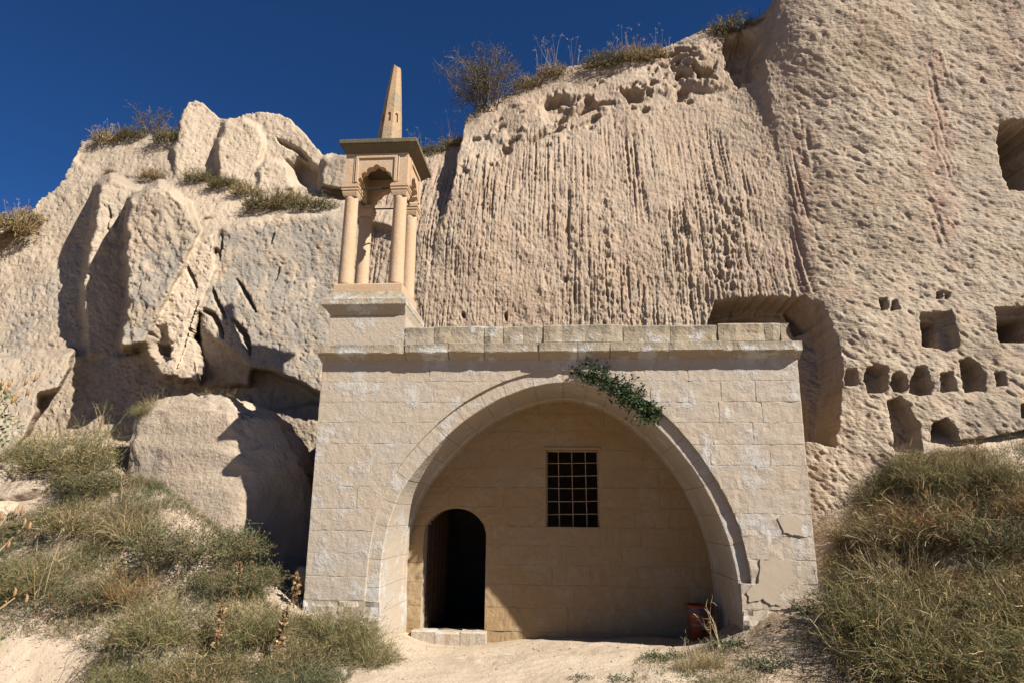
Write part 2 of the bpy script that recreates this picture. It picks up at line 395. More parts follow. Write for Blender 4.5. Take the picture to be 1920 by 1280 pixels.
# second set of rills near the corner and strings of clods
zone = np.exp(-((PX-(1500+.02*(PY-300)))/22.)**2)*sstep(180, 300, PY)*(1-sstep(540, 600, PY))
DY += .05*zone*sstep(0, .5, noise(WX*18, WZ*.5, 2.5))
zone2 = np.exp(-((PX-1750-.07*(PY-200))/26.)**2)*sstep(90, 150, PY)*(1-sstep(430, 480, PY))
DY += .03*zone2*sstep(0.1, .5, noise(WX*18, WZ*.4, 8.5))
for cx, w, y0, y1, am in ((1365, 26, 340, 600, .13), (1285, 12, 380, 520, .07), (1140, 14, 300, 580, .09), (1080, 12, 380, 560, .07), (1020, 12, 430, 600, .06)):
    zz = np.exp(-((PX-cx-8*noise(PY/60., cx))/w)**2)*sstep(y0, y0+60, PY)*(1-sstep(y1-20, y1+10, PY))
    DY += -am*zz*(fbm(WX*7, WZ*5, cx, 3)+.35*ridged(WX*6, WZ*2, cx, 2))
# left rocks
fl = noise(WX*4.5+WZ*2.5, WZ*3.2-WX*1.2, 6.6)+.45*noise(WX*11+WZ*5, WZ*8, 2.6)
rgh_l = .16+.75*sstep(10, -15, sdf([(238,372),(300,345),(350,380),(372,432),(300,560),(270,640),(228,650),(225,500)], PX, PY))+.8*sstep(8, -8, sdf([(185,345),(250,350),(232,440),(200,480),(165,500)], PX, PY))
DY += mL*(rgh_l*(.026*sstep(.02, .16, fl)+.018*sstep(-.34, -.26, fl))+.026*sstep(.36, .55, noise(WX*15+WZ*8, WZ*11-WX*4, 4.4))+.018*ridged(WX*3+WZ*1.2, WZ*1.3-WX*.5, 3.3, 3) + .022*fbm(WX*8+WZ*5, WZ*5-WX*2, 3.7, 3) + .015*fbm(WX*18+WZ*9, WZ*14, 5.1, 2) + .010*noise(WX*34, WZ*34, 1.))
zf = sdf([(400,590),(470,600),(475,690),(430,690)], PX, PY); DY += -.03*sstep(6, -10, zf)*ridged(WX*9, WZ*1.2, 2.1, 2)

def near(poly, pad=24):
    xs = [p[0] for p in poly]; ys = [p[1] for p in poly]
    return np.where((PX > min(xs)-pad) & (PX < max(xs)+pad) & (PY > min(ys)-pad) & (PY < max(ys)+pad))
def carve(poly, depth, soft=4, jit=3.0, attr=None):
    ii = near(poly); x, y = PX[ii], PY[ii]
    x2 = x+jit*noise(x/14., y/14., 1.7)+.5*jit*noise(x/5., y/5., 4.7); y2 = y+jit*noise(x/14., y/14., 6.1)
    DY[ii] += depth*sstep(soft*.5, -soft, sdf(poly, x2, y2))
def groove(line, w, depth, pad=20):
    ii = near(line, pad+w); x, y = PX[ii], PY[ii]
    d = pdist(line, x+2*noise(x/9., y/9.), y+2*noise(x/9., y/9., 3.))
    e0, e1 = np.array(line[0], float), np.array(line[-1], float); ln = max(np.hypot(*(e1-e0)), 1e-6)
    tt = np.clip(((x-e0[0])*(e1-e0)[0]+(y-e0[1])*(e1-e0)[1])/ln**2, 0, 1)
    we = w*(.25+.75*np.sqrt(np.sin(np.pi*np.clip(tt, .02, .98))))
    DY[ii] += depth*sstep(1, .3, d/we)*np.clip(we/w+.2, 0, 1)
def lump(cx, cy, rx, ry, h):
    d2 = ((PX-cx)/rx)**2+((PY-cy)/ry)**2
    DY[...] -= h*np.clip(1-d2, 0, 1)**.7
# right wall proud of the centre wall near the top
edge = np.interp(PY, [-430, -50, 60, 130, 220, 330, 450, 560], [1470, 1452, 1436, 1420, 1438, 1478, 1492, 1500])
DY -= (.05+.42*(1-sstep(-60, 300, PY)))*sstep(-10, 12, PX-edge+5*noise(PX/20., PY/20.))
carve([(1345,85),(1395,60),(1425,60),(1420,135),(1385,165),(1360,130)], .6, 10, 8)
lump(1330, 120, 70, 55, .25)
# the wall's left corner stands proud of the rock behind the turret
e2 = np.interp(PY, [150, 232, 290, 330, 400, 500], [872, 868, 853, 850, 832, 800])
DY += .5*(1-sstep(300, 440, PY))*(1-sstep(-6, 6, PX-e2+4*noise(PX/15., PY/15.)))*sstep(700, 760, PX)
# caves and niches
carve([(1318,640),(1342,566),(1420,558),(1505,560),(1545,588),(1570,640),(1578,700),(1570,770),(1562,836),(1512,826),(1480,836),(1318,836)], .85, 5, 3)
carve([(1318,640),(1350,580),(1420,572),(1490,580),(1515,620),(1535,690),(1545,770),(1545,820),(1500,820),(1318,836)], .55, 7, 4)
carve([(1500,566),(1538,570),(1546,598),(1520,606)], .3, 5, 2)
carve([(1724,588),(1783,584),(1800,648),(1776,660),(1760,652),(1728,650)], .22, 2.5, 1.2)
carve([(1729,596),(1768,597),(1771,651),(1734,651)], 1.8, 2, .8)
carve([(1862,578),(1925,576),(1945,644),(1872,642)], .22, 2.5, 1.2)
carve([(1868,592),(1935,592),(1938,643),(1872,642)], 1.8, 2, .8)
for q, d in (([(1583,694),(1604,692),(1606,722),(1582,724)], .18),
          ([(1622,692),(1640,684),(1660,690),(1663,728),(1650,738),(1626,737),(1617,715)], .34),
          ([(1671,702),(1684,696),(1699,704),(1701,730),(1690,738),(1672,735),(1667,718)], .3),
          ([(1714,700),(1719,687),(1736,688),(1742,705),(1750,725),(1745,738),(1724,742),(1704,734),(1706,714)], .36),
          ([(1762,700),(1786,695),(1794,733),(1764,735)], .24),
          ([(1799,676),(1815,670),(1834,680),(1848,705),(1846,732),(1808,734)], .42),
          ([(1863,699),(1879,697),(1885,722),(1866,725)], .2),
          ([(1647,563),(1660,560),(1662,582),(1650,583)], .22), ([(1671,565),(1680,564),(1686,580),(1669,584)], .2),
          ([(1756,547),(1767,547),(1767,560),(1756,559)], .2), ([(1771,548),(1783,550),(1777,562),(1771,560)], .16),
          ([(1911,757),(1950,752),(1950,785),(1914,783)], .3),
          ([(1660,752),(1684,744),(1702,760),(1722,800),(1726,880),(1672,880),(1668,800)], .34),
          ([(1678,800),(1690,796),(1702,830),(1714,880),(1676,880)], .25),
          ([(1744,794),(1772,784),(1796,812),(1800,860),(1742,860)], .5),
          ([(1792,826),(1850,820),(1912,808),(1990,790),(1990,900),(1792,900)], .75),
          ([(1870,240),(1880,232),(1960,228),(1990,360),(1888,358),(1876,330),(1870,285)], 2.6),
          ([(1750,-40),(1822,-40),(1821,22),(1800,25),(1754,14)], 1.4)):
    carve(q, d, 3, 2.0)
# eroded cap of the centre wall
carve([(1163,170),(1180,164),(1208,172),(1203,190),(1178,196)], .35, 5, 3)
carve([(1015,185),(1050,172),(1085,185),(1060,215),(1025,235),(1010,215)], .25, 10, 6)
for g_, w_, d_ in (([(1000,262),(1040,232),(1080,210),(1120,194),(1150,190)], 9, .22), ([(985,275),(1020,250),(1060,236)], 7, .16),
                   
                   ([(1290,130),(1320,150),(1340,155)], 7, .2), ([(1225,108),(1275,100),(1300,108)], 6, .18),
                   ([(1063,520),(1055,530)], 7, .08), ([(948,585),(948,600)], 4, .12), ([(868,585),(870,598)], 5, .14)):
    groove(g_, w_, d_)
lump(985, 225, 46, 40, .08)
_rg = np.interp(PX, [790,860,940,1020,1110,1250,1345,1420], [262,234,182,142,116,88,55,34])
cap = sstep(10, 50, PY-_rg)*(1-sstep(90, 150, PY-_rg))*sstep(840, 900, PX)*(1-sstep(1380, 1430, PX))
DY += .20*cap*sstep(.10, .42, fbm(PX/34.+PY/60., PY/22., 21., 4)) - .10*cap*sstep(.05, .5, fbm(PX/40., PY/30., 33., 3))
DY += sstep(.0, .35, fbm(PX/26., PY/16., 12., 3))*.16*np.exp(-((PX-1280)/70.)**2-((PY-130)/40.)**2)
# left: cracks, shadowed grooves, hollows
for g_, w_, d_ in (([(344,490),(356,516),(367,540)], 4.5, .22), ([(418,440),(411,470),(409,486)], 4, .2), ([(393,535),(404,562),(422,596)], 5.5, .25),
                   ([(375,577),(398,590),(411,614),(416,632)], 7, .3), ([(353,612),(366,640),(373,676),(378,706)], 5, .3),
                   ([(369,566),(350,612),(330,690)], 4, .25), ([(440,521),(452,538),(465,560),(478,584)], 5, .2), ([(436,600),(455,626),(466,660)], 9, .3),
                   
                   ([(520,262),(556,280),(580,300)], 6, .25), ([(200,385),(197,425)], 5, .15), ([(216,395),(214,425)], 4, .12),
                   ([(514,437),(506,455)], 4, .12), ([(522,500),(512,528)], 3, .1), ([(292,608),(293,612)], 2, .1), ([(331,592),(332,595)], 2, .1),
                   ([(95,360),(120,330)], 6, .2)):
    groove(g_, w_, d_)
carve([(272,648),(292,614),(304,612),(318,640),(316,676),(290,680)], .22, 8, 6)
carve([(283,640),(305,638),(308,662),(286,660)], .3, 4, 3)
carve([(536,300),(560,290),(592,312),(590,344),(570,350),(548,330)], .6, 6, 4)
YF = YB+DY
P1 = np.stack([WX, YF, WZ], -1)
# skyline: fold everything above it back into a plateau
RX = [-1500,-60,0,40,62,80,110,125,138,150,175,200,240,330,337,346,352,366,378,404,414,440,462,490,520,540,560,585,604,620,655,700,790,812,840,858,875,900,940,985,1020,1060,1110,1160,1200,1250,1300,1330,1345,1358,1382,1395,1420,1440,1452,1475,1540,1700,2500]
RY = [440,412,415,405,395,372,345,318,290,264,258,254,250,247,215,200,190,187,192,215,222,218,211,209,212,222,238,268,290,286,290,285,262,256,246,234,218,200,182,160,142,128,116,112,100,88,66,55,52,58,60,40,34,18,-4,-60,-150,-260,-330]
ridge = np.interp(AX, RX, RY)+1.6*noise(AX/9., 0.)+.8*noise(AX/3., 3.)
above = PY < ridge[None]
first = np.argmax(~above, axis=0)                 # first row below the skyline
k = np.clip(first[None]-np.arange(len(AY))[:, None], 0, None)
jj = np.arange(len(AX))
rp = P1[np.minimum(first, len(AY)-1), jj]
kk = k*1.0
back = .035*kk+.0016*kk**2.2
P1[..., 0] = np.where(above, rp[None, :, 0], P1[..., 0])
P1[..., 1] = np.where(above, rp[None, :, 1]+back, P1[..., 1])
P1[..., 2] = np.where(above, rp[None, :, 2]+.06*(1-np.exp(-kk/3.))-.10*back, P1[..., 2])
keep_v = k < 60
fc = grid_faces(len(AY), len(AX)).reshape(len(AY)-1, len(AX)-1, 4)
ok = keep_v[:-1, :-1] & keep_v[1:, 1:] & keep_v[:-1, 1:] & keep_v[1:, :-1]
cx_, cy_ = PX[:-1, :-1], PY[:-1, :-1]
ok &= ~((cx_ > 704) & (cx_ < 1364) & (cy_ > 700))          # rock cut away where the building stands
fc = fc[ok][:, ::-1]
used = np.zeros(PX.size, bool); used[fc.ravel()] = True
remap = np.cumsum(used)-1
me = mesh_np('cliff', P1.reshape(-1, 3)[used], [remap[fc]], True)
lich = np.clip(.35+1.0*sstep(0, -20, sdf([(410,430),(650,395),(650,760),(470,690),(440,600),(380,590),(380,540)], PX, PY))
   + .9*sstep(0, -12, sdf([(260,470),(365,440),(290,600),(270,640),(225,640)], PX, PY)) + .6*sstep(0, -30, sdf([(0,560),(150,450),(160,560),(0,720)], PX, PY)), 0, 1)*mL \
   + .35*mR*sstep(1500, 1900, PX) + .30*mC
pale = .45*np.clip(.6+fbm(WX*.9+WZ*.5, WZ*.9, 4., 3), 0, 1)*(1-sstep(140, 240, PX))*(1-sstep(560, 700, PY)) + .8*sstep(2, -4, sdf([(366,446),(400,436),(404,500),(378,572),(352,632),(335,708),(310,690),(300,640),(288,606),(330,525)], PX, PY)) + .55*sstep(4, -10, sdf([(345,185),(540,205),(610,290),(590,350),(470,350),(330,330)], PX, PY)) \
   + .5*sstep(4, -6, sdf([(350,615),(368,650),(374,715),(330,705)], PX, PY)) + .5*(.5+low)*sstep(1520, 1560, PX)*(1-sstep(1660, 1700, PX))*sstep(700, 760, PY) + .5*sstep(0, -20, sdf([(240,340),(480,350),(640,395),(500,430),(400,440)], PX, PY))
red = .28*mC*np.clip(.4+fbm(WX*1.3, WZ*.5, 14., 3), 0, 1)+.75*np.clip(zone+zone2*1.3, 0, 1)+.35*np.exp(-((PX-1880)/60.)**2)*(1-sstep(150, 250, PY))
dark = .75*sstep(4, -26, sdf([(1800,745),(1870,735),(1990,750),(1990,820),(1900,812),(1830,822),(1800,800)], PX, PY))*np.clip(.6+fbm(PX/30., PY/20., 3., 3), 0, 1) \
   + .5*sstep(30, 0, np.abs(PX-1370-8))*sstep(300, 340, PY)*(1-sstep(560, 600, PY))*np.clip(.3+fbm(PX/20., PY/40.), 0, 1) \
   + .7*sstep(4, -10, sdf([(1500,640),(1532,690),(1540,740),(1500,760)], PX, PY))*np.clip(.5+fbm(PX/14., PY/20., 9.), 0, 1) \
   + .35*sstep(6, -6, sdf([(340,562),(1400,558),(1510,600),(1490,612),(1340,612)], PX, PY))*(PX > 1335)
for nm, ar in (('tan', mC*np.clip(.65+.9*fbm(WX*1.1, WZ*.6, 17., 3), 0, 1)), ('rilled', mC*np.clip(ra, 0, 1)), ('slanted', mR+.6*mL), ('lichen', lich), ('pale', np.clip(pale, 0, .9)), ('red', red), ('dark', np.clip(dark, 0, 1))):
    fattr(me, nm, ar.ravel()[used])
cliff = link('cliff', me, M_ROCK)
tag(cliff, 'tall pale tuff cliff with carved niches, caves and rain rills', 'cliff', kind='structure')
def surf(px, py):
    """point of the finished cliff that was started at this pixel"""
    i = int(np.argmin(np.abs(AY-py))); j = int(np.argmin(np.abs(AX-px))); return P1[i, j].copy()

# ------------------------------------------------------------------ ground
gc = [(985,1198,1.5),(800,1200,1.45),(1250,1195,1.4),(1330,1196,1.3),(760,1200,.6),(1000,1235,-.3),(1000,1290,-1.4),(1230,1230,-.2),(1395,1185,0.),(1450,1150,-.02),(1535,1112,0.),
      (1300,1260,-1.0),(1480,1240,-.8),(1600,1090,.2),(1640,1000,.45),(1560,985,.6),(1700,895,.62),(1920,885,.5),(1750,1000,.1),(1920,1000,.0),(1700,1150,-.7),(1920,1150,-.7),(1700,1280,-1.3),(1920,1290,-1.4),
      (700,1195,0.),(640,1165,0.),(570,1145,0.),(520,1105,.3),(470,1085,.35),(470,1040,1.2),(560,1080,1.4),(360,985,.2),(240,965,.25),(150,905,1.1),(30,930,.9),(0,860,1.8),(100,850,1.7),(-200,900,1.6),
      (420,1080,-.2),(250,1060,-.2),(80,1050,-.2),(-150,1060,-.2),(560,1230,-.8),(380,1190,-.9),(200,1160,-.9),(60,1170,-1.0),(-150,1180,-1.),(60,1270,-1.5),(300,1280,-1.5),(560,1290,-1.5),(-150,1280,-1.6)]
gp = np.array([onY(a_, b_, np.float64(c_)) for a_, b_, c_ in gc])
extra = np.array([[0,-3,.05],[-4,-3,.12],[4,-3,.0],[0,-9,.1],[-6,-6,.3],[6,-6,.1],[0,2.2,.0],[2.4,2.2,.3],[-2,2.2,0],[10,-3,.3],[-10,-3,.6],[10,1.2,3.2],[-10,2.6,2.9],[0,-14,0],[-10,-14,0],[10,-14,0]])
gp = np.vstack([gp, extra])
gfun = tps(gp[:, :2], gp[:, 2], 5e-5)
GX = np.concatenate([[-400,-150,-60,-30,-18,-14], np.arange(-12, -8, .25), np.arange(-8, 8, .045), np.arange(8, 12, .25), [12,14,18,30,60,150,400]])
GY = np.concatenate([[-400,-150,-60,-30,-20], np.arange(-15, -3, .4), np.arange(-3, 2.6, .045), [2.8, 3.4]])
gx, gy = np.meshgrid(GX, GY)
def ground_z(x, y):
    x = np.asarray(x, float); y = np.asarray(y, float)
    xc = np.clip(x, -9, 9); yc = np.clip(y, -12, 2.4)
    z = gfun(xc, yc)
    z = z-.7*sstep(1.6, 1.85, y)*(np.abs(x) < 2.7)
    return z + .035*fbm(x*1.3, y*1.3, 1., 3)*sstep(0, .5, np.abs(x)-.0) + .012*fbm(x*5, y*5, 2., 3)
gz = ground_z(gx, gy)
dirt = sstep(.9, 1.8, gx)*sstep(1.2, .3, gy)*.8 + sstep(-2.2, -3.0, gx)*.45*sstep(-2., -.6, gy)
# small footprints / pits on the path
for fx, fy in ((905,1240),(918,1243),(1040,1222),(1065,1228),(960,1225),(870,1232)):
    q = onZ(fx, fy, np.float64(.0)); gz -= .035*np.exp(-((gx-q[0])/.05)**2-((gy-q[1])/.06)**2)
me = mesh_np('ground', np.stack([gx, gy, gz], -1).reshape(-1, 3), [grid_faces(len(GY), len(GX))], True)
fattr(me, 'dirt', np.clip(dirt, 0, 1))
ground = link('ground', me, M_GROUND)
tag(ground, 'pale sandy ground rising in banks on both sides', 'ground', kind='structure')

# ------------------------------------------------------------------ stone building
house = tag(empty('stone_building', (-.1, 0, .3)), 'pale cut-stone building front with wide arch, doorway and corner turret against the cliff', 'building')
def smooth_curve(P, n=240, s=9):
    P = np.asarray(P, float); d = np.concatenate([[0], np.cumsum(np.hypot(*np.diff(P, axis=0).T))])
    t = np.linspace(0, d[-1], n); Q = np.stack([np.interp(t, d, P[:, i]) for i in (0, 1)], 1)
    kx = np.exp(-.5*(np.arange(-3*s, 3*s+1)/s)**2); kx /= kx.sum()
    ext = np.concatenate([2*Q[0]-Q[3*s:0:-1], Q, 2*Q[-1]-Q[-2:-3*s-2:-1]])
    return np.stack([np.convolve(ext[:, i], kx, 'valid') for i in (0, 1)], 1)
il_px = [(713,1110),(718,1040),(728,985),(740,950),(754,915),(775,887),(800,858),(820,838),(840,815),(880,781),(917,759),(964,737),(1004,724),(1043,717)]
ir_px = [(1388,1150),(1383,1090),(1372,1035),(1355,985),(1330,930),(1300,880),(1260,830),(1215,784),(1150,741),(1100,722),(1060,717)]
cv = lambda L, Y: np.array([onY(a_, b_, np.float64(Y))[[0, 2]] for a_, b_ in L])
INL = np.vstack([[[-2.345, -.35]], [[-2.345, .3]], cv(il_px, .1)]); INR = np.vstack([[[2.13, -.35]], [[2.13, .3]], cv(ir_px, .1)])
INT = smooth_curve(np.vstack([INL, INR[::-1]]), 400, 7)                 # whole intrados, left foot to right foot
EXT = smooth_curve([(-2.54,-.3),(-2.54,.63),(-2.53,1.19),(-2.457,1.69),(-2.27,2.17),(-2.0,2.54),(-1.62,2.93),(-1.27,3.2),(-.77,3.45),(-.41,3.546),(-.056,3.588),
                    (.3,3.535),(.79,3.36),(1.26,3.03),(1.65,2.59),(1.93,2.13),(2.13,1.71),(2.23,1.3),(2.267,.92),(2.27,-.3)], 400, 7)
ke = int(np.argmax(EXT[:, 1])); ki = int(np.argmax(INT[:, 1]))
def side_x(curve, kc, z, side):
    a = curve[:kc+1] if side < 0 else curve[kc:][::-1]
    zz = np.maximum.accumulate(a[:, 1]); return np.interp(z, zz, a[:, 0])
def top_z(curve, x): return np.interp(x, curve[:, 0], curve[:, 1], left=-9, right=-9)

def block(name, x0, x1, z0, z1, y, mat, parent, dep=.14, lo=None, xl=None, xr=None, gap=.005, rough=.004, bev=.010, step=.055, seed=0, recess=None):
    """one stone: front grid with worn edges and a rim going back; lo(x), xl(z), xr(z) cut it to a curve"""
    x0 += gap; x1 -= gap; z0 += gap; z1 -= gap
    if lo is not None:
        xs = np.linspace(x0, x1, 60); good = np.maximum(z0, lo(xs)) < z1-.006
        if not good.any(): return None
        x0, x1 = xs[good][0], xs[good][-1]
    if x1-x0 < .03: return None
    nx = max(3, int((x1-x0)/step)+1); nz = max(3, int((z1-z0)/step)+1)
    e = .014
    S = np.unique(np.concatenate([[0, e/(x1-x0)], np.linspace(e/(x1-x0), 1-e/(x1-x0), nx), [1]]))
    T = np.unique(np.concatenate([[0, e/(z1-z0)], np.linspace(e/(z1-z0), 1-e/(z1-z0), nz), [1]]))
    s, t = np.meshgrid(S, T)
    z = z0+(z1-z0)*t
    xa = np.full(z.shape, x0) if xl is None else np.maximum(x0, xl(z)+gap)
    xb = np.full(z.shape, x1) if xr is None else np.minimum(x1, xr(z)-gap)
    if (xb-xa).max() < .04: return None
    xb = np.maximum(xb, xa+.004); x = xa+(xb-xa)*s
    if lo is not None:
        zl = np.maximum(z0, lo(x)+gap); z = zl+(z1-zl)*t
    ed = np.minimum.reduce([(x-xa), (xb-x), z-z.min(axis=0)[None], z.max(axis=0)[None]-z])
    yy = y+(recess if recess is not None else 0)+bev*(1-sstep(0, e*1.2, ed))*(.5+noise(x*9, z*9, seed+.5)) - rough*fbm(x*7, z*7, seed*1.7, 3)*2 - rough*.9*fbm(x*20, z*20, seed, 2)
    # chipped edge wobble
    wob = .004*noise(x*16, z*16, seed+3.3)*(1-sstep(0, .03, ed)); x = x+wob; z = z+wob
    n, m = x.shape
    V = np.stack([x, yy, z], -1).reshape(-1, 3)
    idx = np.arange(n*m).reshape(n, m)
    rim = np.concatenate([idx[0, :-1], idx[:-1, -1], idx[-1, :0:-1], idx[:0:-1, 0]])
    Vb = V[rim].copy(); Vb[:, 1] = y+dep
    r2 = np.arange(len(rim))+n*m; rn = np.roll(np.arange(len(rim)), -1)
    side = np.stack([rim, r2, r2[rn], rim[rn]], -1)
    me = mesh_np(name, np.vstack([V, Vb]), [grid_faces(n, m), side], False)
    return link(name, me, mat, parent)

# cores behind the stones
XL, XR = -3.33, 3.05
wall = MB()
zs = np.linspace(-.4, 3.72, 60)
def core_side(sgn):
    m = MB()
    for a_, b_ in zip(zs[:-1], zs[1:]):
        zm = b_ if True else 0
        xe = float(side_x(EXT, ke, min(a_, 3.55), sgn)) if a_ < 3.58 else -.05
        if sgn < 0: m.box((XL+.02, .006, a_), (xe-.004, .35, b_))
        else: m.box((xe+.004, .006, a_), (XR-.02, .35, b_))
    return m
cm = core_side(-1); cm2 = core_side(1); cm.add(cm2.v, cm2.f)
wall_o = cm.build('facade_wall', M_MORT, house)
rows = [-.3, .30, .605, .90, 1.185, 1.46, 1.735, 2.03, 2.325, 2.59, 2.87, 3.14, 3.42, 3.745]
extz = lambda x: top_z(EXT, x); 
seed = 0
for r in range(len(rows)-1):
    z0, z1 = rows[r], rows[r+1]; zm = (z0+z1)/2
    for sgn in (-1, 1):
        if sgn < 0: outer = XL; inner = float(side_x(EXT, ke, min(z1, 3.5), -1))
        else: outer = XR; inner = float(side_x(EXT, ke, min(z1, 3.5), 1))
        flush = (sgn < 0 and z1 <= .61) or (sgn > 0 and z1 <= .91)
        if flush: inner = -2.345 if sgn < 0 else 2.13
        if z1 > 3.3: inner = -.056
        xs = [outer]; dirn = 1 if sgn < 0 else -1
        while abs(inner-xs[-1]) > .95: xs.append(xs[-1]+dirn*random.uniform(.42, .86))
        xs.append(inner)
        if abs(xs[-1]-xs[-2]) < .22 and len(xs) > 2: xs.pop(-2)
        for a_, b_ in zip(xs[:-1], xs[1:]):
            seed += 1; lo_, hi_ = min(a_, b_), max(a_, b_)
            kw = {}
            if not flush:
                steep = zm < 2.75
                last = abs(b_-inner) < 1e-6 or (z1 > 2.4)
                if steep and last:
                    if sgn < 0: kw['xr'] = lambda z: side_x(EXT, ke, z, -1); hi_ = max(hi_, float(side_x(EXT, ke, z1, -1))) if abs(b_-inner) < 1e-6 else hi_
                    else: kw['xl'] = lambda z: side_x(EXT, ke, z, 1); lo_ = min(lo_, float(side_x(EXT, ke, z1, 1))) if abs(b_-inner) < 1e-6 else lo_
                elif not steep:
                    kw['lo'] = extz
            rgh = .004 if sgn < 0 else .006
            if sgn > 0 and z1 < 1.8: rgh = .009
            if z1 < .65: rgh = .022
            block('block', lo_, hi_, z0, z1, 0.0, M_BLOCK, wall_o, seed=seed, rough=rgh, gap=random.choice([.0004, .0004, .0006, .0012]), bev=random.choice([.0005, .001, .002, .003, .006]), recess=random.uniform(-.0015, .0015), **kw)
# smooth plaster repairs on the right pier
def patch(pts, y, t=.005):
    m = MB(); P = [onY(a_, b_, np.float64(y)) for a_, b_ in pts]
    m.rings([[(p[0], y+.02, p[2]) for p in P], [(p[0], y-t*.5, p[2]) for p in P], [(p[0]*.996+.996*0+.004*np.mean([q[0] for q in P]), y-t, p[2]) for p in P]], True, True)
    return m.build('plaster_patch', M_PLAST, wall_o)
def wobble(pts, n=5, a=2.5, s=0):
    out = []
    for i in range(len(pts)):
        p, q = np.array(pts[i], float), np.array(pts[(i+1) % len(pts)], float)
        for k in range(n):
            c = p+(q-p)*k/n; out.append(c+a*np.array([noise(c[0]/6., c[1]/6., s), noise(c[0]/6., c[1]/6., s+5)]))
    return out
patch(wobble([(1458,972),(1470,962),(1486,966),(1503,972),(1503,990),(1506,1005),(1490,1002),(1470,998)]), -.012)
patch(wobble([(1424,1048),(1480,1049),(1486,1062),(1488,1090),(1464,1110),(1462,1132),(1446,1134),(1430,1122),(1406,1128),(1398,1112),(1408,1098),(1424,1090)], 5, 4), -.012)

# arch ring: each voussoir is a wedge running from the recessed face to the back wall
seg = np.concatenate([[0], np.cumsum(np.hypot(*np.diff(INT, axis=0).T))]); Ltot = seg[-1]
def ipt(d): return np.array([np.interp(d, seg, INT[:, 0]), np.interp(d, seg, INT[:, 1])])
def face_y(d):
    p = ipt(d); return float(.034+.032*sstep(.1, 1.5, p[0])+.018*sstep(-.4, -1.6, p[0]))
def inrm(d):
    t = ipt(d+.02)-ipt(d-.02); t /= np.linalg.norm(t); return np.array([-t[1], t[0]])     # outward (up / left on the left side)
ring = MB(); 
RR = []
for d in np.linspace(0, Ltot, 90):
    p = ipt(d); n = inrm(d); o = p+n*.42; p = p+n*.012
    fy = face_y(d)+.015; RR.append([(p[0], fy, p[1]), (o[0], fy, o[1]), (o[0], 1.62, o[1]), (p[0], 1.62, p[1])])
ring_o = ring.rings(RR).build('arch', M_MORT, house)
d = 0; vi = 0
while d < Ltot-.1:
    ln = random.uniform(.30, .42); e_ = min(d+ln, Ltot)
    if Ltot-e_ < .2: e_ = Ltot
    g = .0025; ts = np.linspace(d+g, e_-g, 7); off = random.uniform(-.004, .003)
    cols = []
    for t in ts:
        p = ipt(t); n = inrm(t); hgt = .40
        fy = face_y(t); prof = [(hgt, fy), (.012, fy), (0, fy+.012), (0, .45), (0, .85), (0, 1.27), (-.022, 1.28), (-.022, 1.6)]
        row = []
        for hh, yy in prof:
            w_ = off+.006*float(fbm(np.float64(t*5), np.float64(yy*5+hh*7), vi, 2))
            if hh <= .02: q = p+n*(hh+w_); row.append((q[0], yy+.006*float(noise(t*9., hh*9., 4.)), q[1]))
            else: q = p+n*hh; row.append((q[0], yy+off*.5, q[1]))
        cols.append(row)
    V = [c for row in cols for c in row]; m_ = len(cols[0]); n_ = len(cols)
    Fs = [tuple(q) for q in grid_faces(n_, m_)]
    Fs += [tuple(range(m_))] + [tuple((n_-1)*m_+k_ for k_ in range(m_))][::1]
    mb = MB(); mb.add(V, Fs); mb.build('voussoir', M_BLOCK if True else None, ring_o); vi += 1; d = e_

# back wall of the recess with doorway and window
YB_ = 1.5
DX0, DX1, DZS, DZT = -2.118, -1.178, 1.36, 1.767
WX0, WX1, WZ0, WZ1 = -.285, .505, 1.515, 2.645
dc, dr = (DX0+DX1)/2, (DX1-DX0)/2
def door_z(x): return np.where(np.abs(x-dc) < dr, DZS+(DZT-DZS)*np.sqrt(np.clip(1-((x-dc)/dr)**2, 0, 1)), -9)
def door_half(z): return dr*np.sqrt(np.clip(1-np.clip((z-DZS)/(DZT-DZS), 0, 1)**2, 0, 1))
bw = MB()
for a_, b_, lo_, hi_ in ((-2.6, DX0, -.4, 3.6), (DX1, WX0, -.4, 3.6), (WX1, 2.5, -.4, 3.6), (WX0, WX1, -.4, WZ0), (WX0, WX1, WZ1, 3.6), (DX0, DX1, 1.80, 3.6)):
    bw.box((a_, 1.511, lo_), (b_, 1.88, hi_))
xs_ = np.linspace(DX0, DX1, 25)
for a_, b_ in zip(xs_[:-1], xs_[1:]):
    bw.box((a_, 1.511, float(max(door_z(a_+1e-4), door_z(b_-1e-4)))), (b_, 1.88, 1.80))
bw_o = bw.build('back_wall', M_MORT, house)
brow = [-.25, .06, .38, .70, .98, 1.25, WZ0, 1.80, 2.09, 2.37, WZ1, 2.93, 3.2, 3.55]
